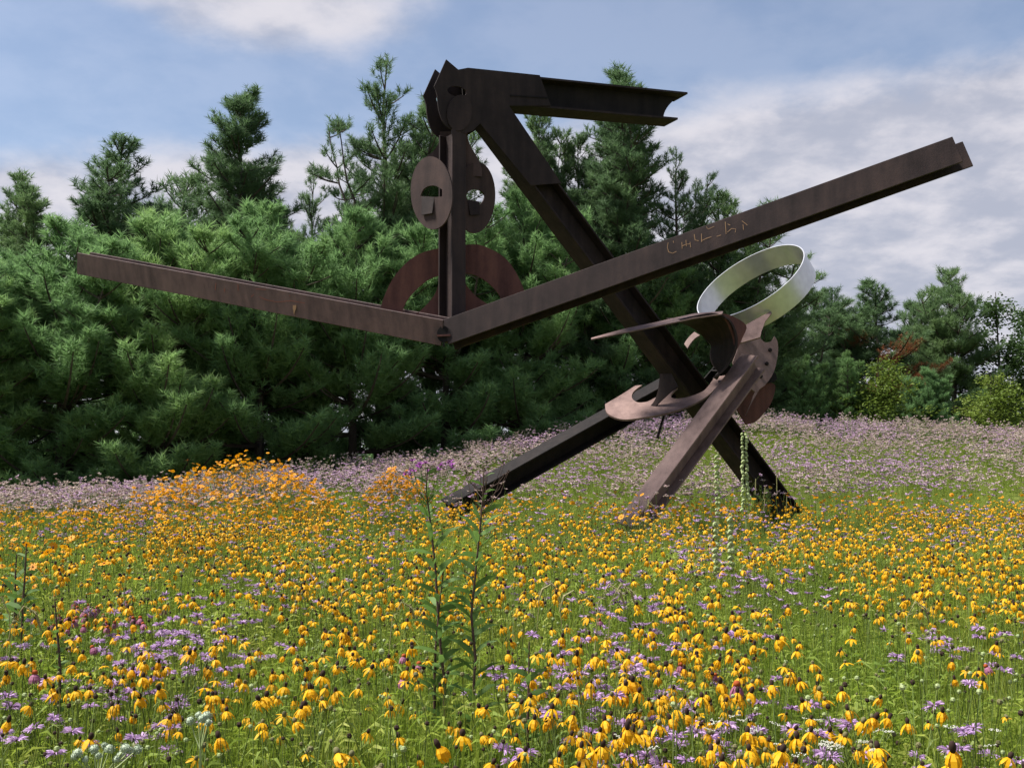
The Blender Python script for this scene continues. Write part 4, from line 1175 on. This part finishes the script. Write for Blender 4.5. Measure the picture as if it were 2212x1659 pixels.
# ironweed: the two tall stalks --------------------------------------
def ironweed(name, stemp, y, lab, bloom, leaflen=.066, tops=True, gap=22):
    pts = [P(x, yy, y) for x, yy in stemp]
    base = Vector((pts[0].x, y, ground_z(pts[0].x, y))); root = empty(name, base)
    path = [Vector((0, 0, 0))] + [p - base for p in pts]
    n = len(path); st = MB(); st.tube(path, [.0085 - .0055 * i / (n - 1) for i in range(n)], 6); link('stem', smooth_mesh(st.mesh('stem', M_PSTEM)), root)
    L = 0; seg = [(path[i + 1] - path[i]).length for i in range(n - 1)]; tot = sum(seg)
    s = .35; k = 0; lm = []
    while s < tot - .02:
        q = s; i = 0
        while q > seg[i]: q -= seg[i]; i += 1
        c = path[i].lerp(path[i + 1], q / seg[i]); t = s / tot
        az = k * 2.4 + R_.uniform(-.4, .4); Ln = leaflen * 2.0 * (1.0 if t < .88 else .5) * R_.uniform(.75, 1.2); h = Vector((math.cos(az), math.sin(az) * .8, 0)); up = R_.uniform(.5, .95)
        m = MB(); w = .027 if t < .88 else .014
        cc = Vector((0, 0, 0)); sd2 = Quaternion((h + Vector((0, 0, .7))).normalized(), R_.uniform(.4, 1.2) * R_.choice((-1, 1))) @ h.cross(Vector((0, 0, 1))).normalized()
        m.strip([cc, cc + h * Ln * .25 + Vector((0, 0, Ln * .28 * up)), cc + h * Ln * .6 + Vector((0, 0, Ln * .55 * up)), cc + h * Ln + Vector((0, 0, Ln * .62 * up))], [.005, w, w * .8, .001], sd2)
        o = link('leaf', m.mesh('leaf', M_IRON), root); o.location = c; o.rotation_euler = (R_.uniform(-.3, .3), R_.uniform(-.3, .3), 0)
        s += .021 if t < .88 else .035; k += 1
    if tops:
        tp = path[-1]; br = MB(); fl_ = MB()
        for j in range(18):
            a = R_.uniform(0, 6.28); r = .13 * math.sqrt(R_.random()); z = R_.uniform(-.02, .05) - r * .15; e = tp + Vector((math.cos(a) * r, math.sin(a) * r, z)); st0 = tp - Vector((0, 0, R_.uniform(.10, .22)))
            br.tube([st0, st0.lerp(e, .5) + Vector((math.cos(a), math.sin(a), 0)) * .02, e], [.0016, .0013, .0009], 4)
            for q in range(22 if bloom else 12):
                d = Vector((R_.gauss(0, 1), R_.gauss(0, 1), abs(R_.gauss(.6, .6)))).normalized(); s2 = d.orthogonal().normalized(); l = R_.uniform(.014, .024) if bloom else R_.uniform(.006, .012)
                fl_.face([e - s2 * .003, e + s2 * .003, e + d * l], 0 if (bloom and R_.random() < .6) else 1)
        link('flower_branches', br.mesh('flower_branches', [M_PSTEM if not bloom else M_IRON]), root); tag(link('flower_cluster', fl_.mesh('flower_cluster', [M_VIOLET, M_PSTEM]), root), kind='stuff')
    tag(root, lab, 'plant', 'tall leafy stalks in the foreground'); return root
ironweed('ironweed', [(961, 1480), (952, 1400), (946, 1320), (940, 1220), (930, 1130), (921, 1060), (923, 1012)], 5.0, 'taller left ironweed stalk with purple blossom on top and lance-shaped leaves', True)
ironweed('ironweed', [(1023, 1490), (1027, 1420), (1018, 1330), (1028, 1230), (1038, 1130), (1044, 1060), (1046, 1010)], 4.95, 'right ironweed stalk with bare brownish top beside the purple-topped one', False)
ironweed('ironweed', [(939, 1470), (941, 1400), (950, 1300), (958, 1235)], 5.05, 'shorter ironweed shoot leaning on the purple-topped stalk', False, tops=False, leaflen=.06)
ironweed('ironweed', [(1140, 1560), (1142, 1480), (1143, 1385)], 4.6, 'short leafy shoot with closed top right of the two tall ironweeds', False, tops=False, leaflen=.045)
ironweed('leafy_stalk', [(50, 1300), (54, 1240), (57, 1175)], 6.4, 'dark leafy stalk standing before the orange patch at the left', False, tops=False, leaflen=.07)
ironweed('leafy_stalk', [(33, 1300), (33, 1245), (36, 1195)], 6.6, 'shorter dark stalk left of the other before the orange patch', False, tops=False, leaflen=.06)
ironweed('leafy_stalk', [(130, 1455), (127, 1400), (122, 1345), (119, 1300)], 5.2, 'thin bare dark stalk by the magenta cluster at the left', False, tops=False, leaflen=.018)

# pod spikes in front of the diagonal leg ----------------------------
def pod_spike(px, top, bot, y, lab, n=20, s=1.0, arms=False):
    b = P(px, bot, y); base = Vector((b.x, y, ground_z(b.x, y))); root = empty('pod_spike', base)
    tp = P(px, top, y) - base; z0 = (b - base).z
    st = MB(); st.tube([(0, 0, 0), (0, 0, z0), tp], [.006, .005, .002], 4); link('stem', st.mesh('stem', M_POD), root)
    H = tp.z - z0
    for k in range(n):
        z = z0 + H * k / n; 
        for sg in ((-1, 1) if k % 2 else (-1.1, .9)):
            a = R_.uniform(-.5, .5); r = R_.uniform(.018, .042) * s * (1.1 - .45 * k / n)
            m = MB(); m.ball((0, 0, 0), .019 * s, .026 * s, 6, 4); 
            if pod_spike.me is None: pod_spike.me = m.mesh('pod', M_POD)
            o = link('pod', pod_spike.me, root); o.location = (sg * r * math.cos(a), r * math.sin(a), z + R_.uniform(-.01, .01)); o.rotation_euler = (R_.uniform(-.5, .5), -sg * R_.uniform(.2, .9), 0); o.scale = (R_.uniform(.7, 1.15),) * 3
    tag(root, lab, 'plant', 'pod spikes near the sculpture'); return root
pod_spike.me = None
pod_spike(1611, 932, 1100, 13.5, 'tall pale green pod spike standing against the black diagonal leg', 26, 1.1)
pod_spike(1551, 975, 1110, 15, 'thin pod spike left of the pale one, beside the edge of the diagonal leg', 12, .6)
pod_spike(1580, 1108, 1230, 9.5, 'low pod spike in the meadow under the gap between the legs', 9, .3)
pod_spike(1548, 1120, 1240, 9.3, 'low pod spike left of the other low one under the legs', 9, .3)
# shrubby seedlings and grass stalks by the feet
sh = MB()
for k in range(15):
    a = R_.uniform(0, 6.28); e = Vector((math.cos(a) * R_.uniform(.05, .22), math.sin(a) * .15, R_.uniform(.75, 1.05))); sh.tube([(0, 0, 0.2), (e.x * .4, e.y * .4, .6), e], [.006, .004, .002], 3, 1)
    for j in range(9):
        t = .5 + .5 * j / 9; c = Vector((e.x * t, e.y * t, .2 + (e.z - .2) * t)); d = Vector((R_.gauss(0, 1), R_.gauss(0, 1), .5)).normalized(); sh.strip([c, c + d * .035, c + d * .065], [.006, .02, .003], d.orthogonal())
so = obj('leafy_weed', sh.V, sh.F, [M_LEAF, M_STEMG], None, sh.M); q = P(1652, 1090, 17.2); so.location = (q.x, 17.2, ground_z(q.x, 17.2)); tag(so, 'bushy green weed growing in front of the foot of the diagonal leg', 'plant')
gm = MB(); gm.tube([(0, 0, 0), (0, 0, .9), (.02, 0, 1.05)], [.004, .003, .003], 3, 0); gm.tube([(0.01, 0, .88), (.02, 0, 1.10)], [.009, .006], 5, 1); gmm = gm.mesh('seed_stalk', [M_STEMG, M_STRAW])
for px, y, s in ((1628, 16.5, 1.05), (1636, 16.8, .95), (1681, 16.6, 1.1), (1398, 17, .85), (1376, 17.2, .8), (1700, 16.8, .8), (1642, 16.2, .8)):
    o = link('seed_stalk', gmm); q = P(px, 1090, y); o.location = (q.x, y, ground_z(q.x, y)); o.scale = (1, 1, s); o.rotation_euler = (R_.gauss(0, .05), R_.gauss(0, .05), 0)
    tag(o, 'thin upright brown seed stalk in front of the feet of the sculpture', 'plant', 'brown seed stalks by the feet')
# nodding wild rye
ry = MB()
pth = [Vector((0, 0, 0)), Vector((0, 0, .55)), Vector((.02, 0, .78)), Vector((.07, 0, .86)), Vector((.12, 0, .83)), Vector((.145, 0, .75))]
ry.tube(pth, [.0025] * 3 + [.004, .007, .003], 4, 0)
for k in range(40):
    t = k / 40; i = min(int(t * 3), 2); c = pth[2 + i].lerp(pth[3 + i], t * 3 - i); d = Vector((R_.gauss(.2, .6), R_.gauss(0, .6), R_.gauss(-.2, .6))).normalized(); s = d.orthogonal().normalized()
    ry.face([c - s * .0015, c + s * .0015, c + d * .035], 0)
rym = ry.mesh('wild_rye', M_STRAW)
for px, py, y, rz, s in ((1283, 1262, 6.2, 0, 1.2), (1268, 1275, 6.4, 3.1, 1.1), (1310, 1262, 6.1, .3, 1.2), (1215, 1262, 6.6, 3.0, 1), (1390, 1085, 14, .5, 1.2), (1160, 1255, 7, 0, .9), (780, 1270, 6.5, 2.8, 1), (840, 1300, 6, .2, 1),
                     (500, 1200, 8, 3, 1), (640, 1210, 8, .2, 1), (1740, 1160, 9, 2.9, 1), (1830, 1220, 7.5, .4, 1), (30, 1290, 6, 2.8, 1.2), (15, 1310, 5.5, .3, 1.1), (1950, 1300, 6, .1, 1), (2100, 1180, 8, 3, 1)):
    q = P(px, py, y); o = link('wild_rye', rym); o.location = (q.x, y, q.z - .86 * s); o.rotation_euler = (0, 0, rz); o.scale = (s,) * 3
    tag(o, f'nodding straw-coloured grass head {zone(px)}', 'grass stalk', 'nodding grass heads')
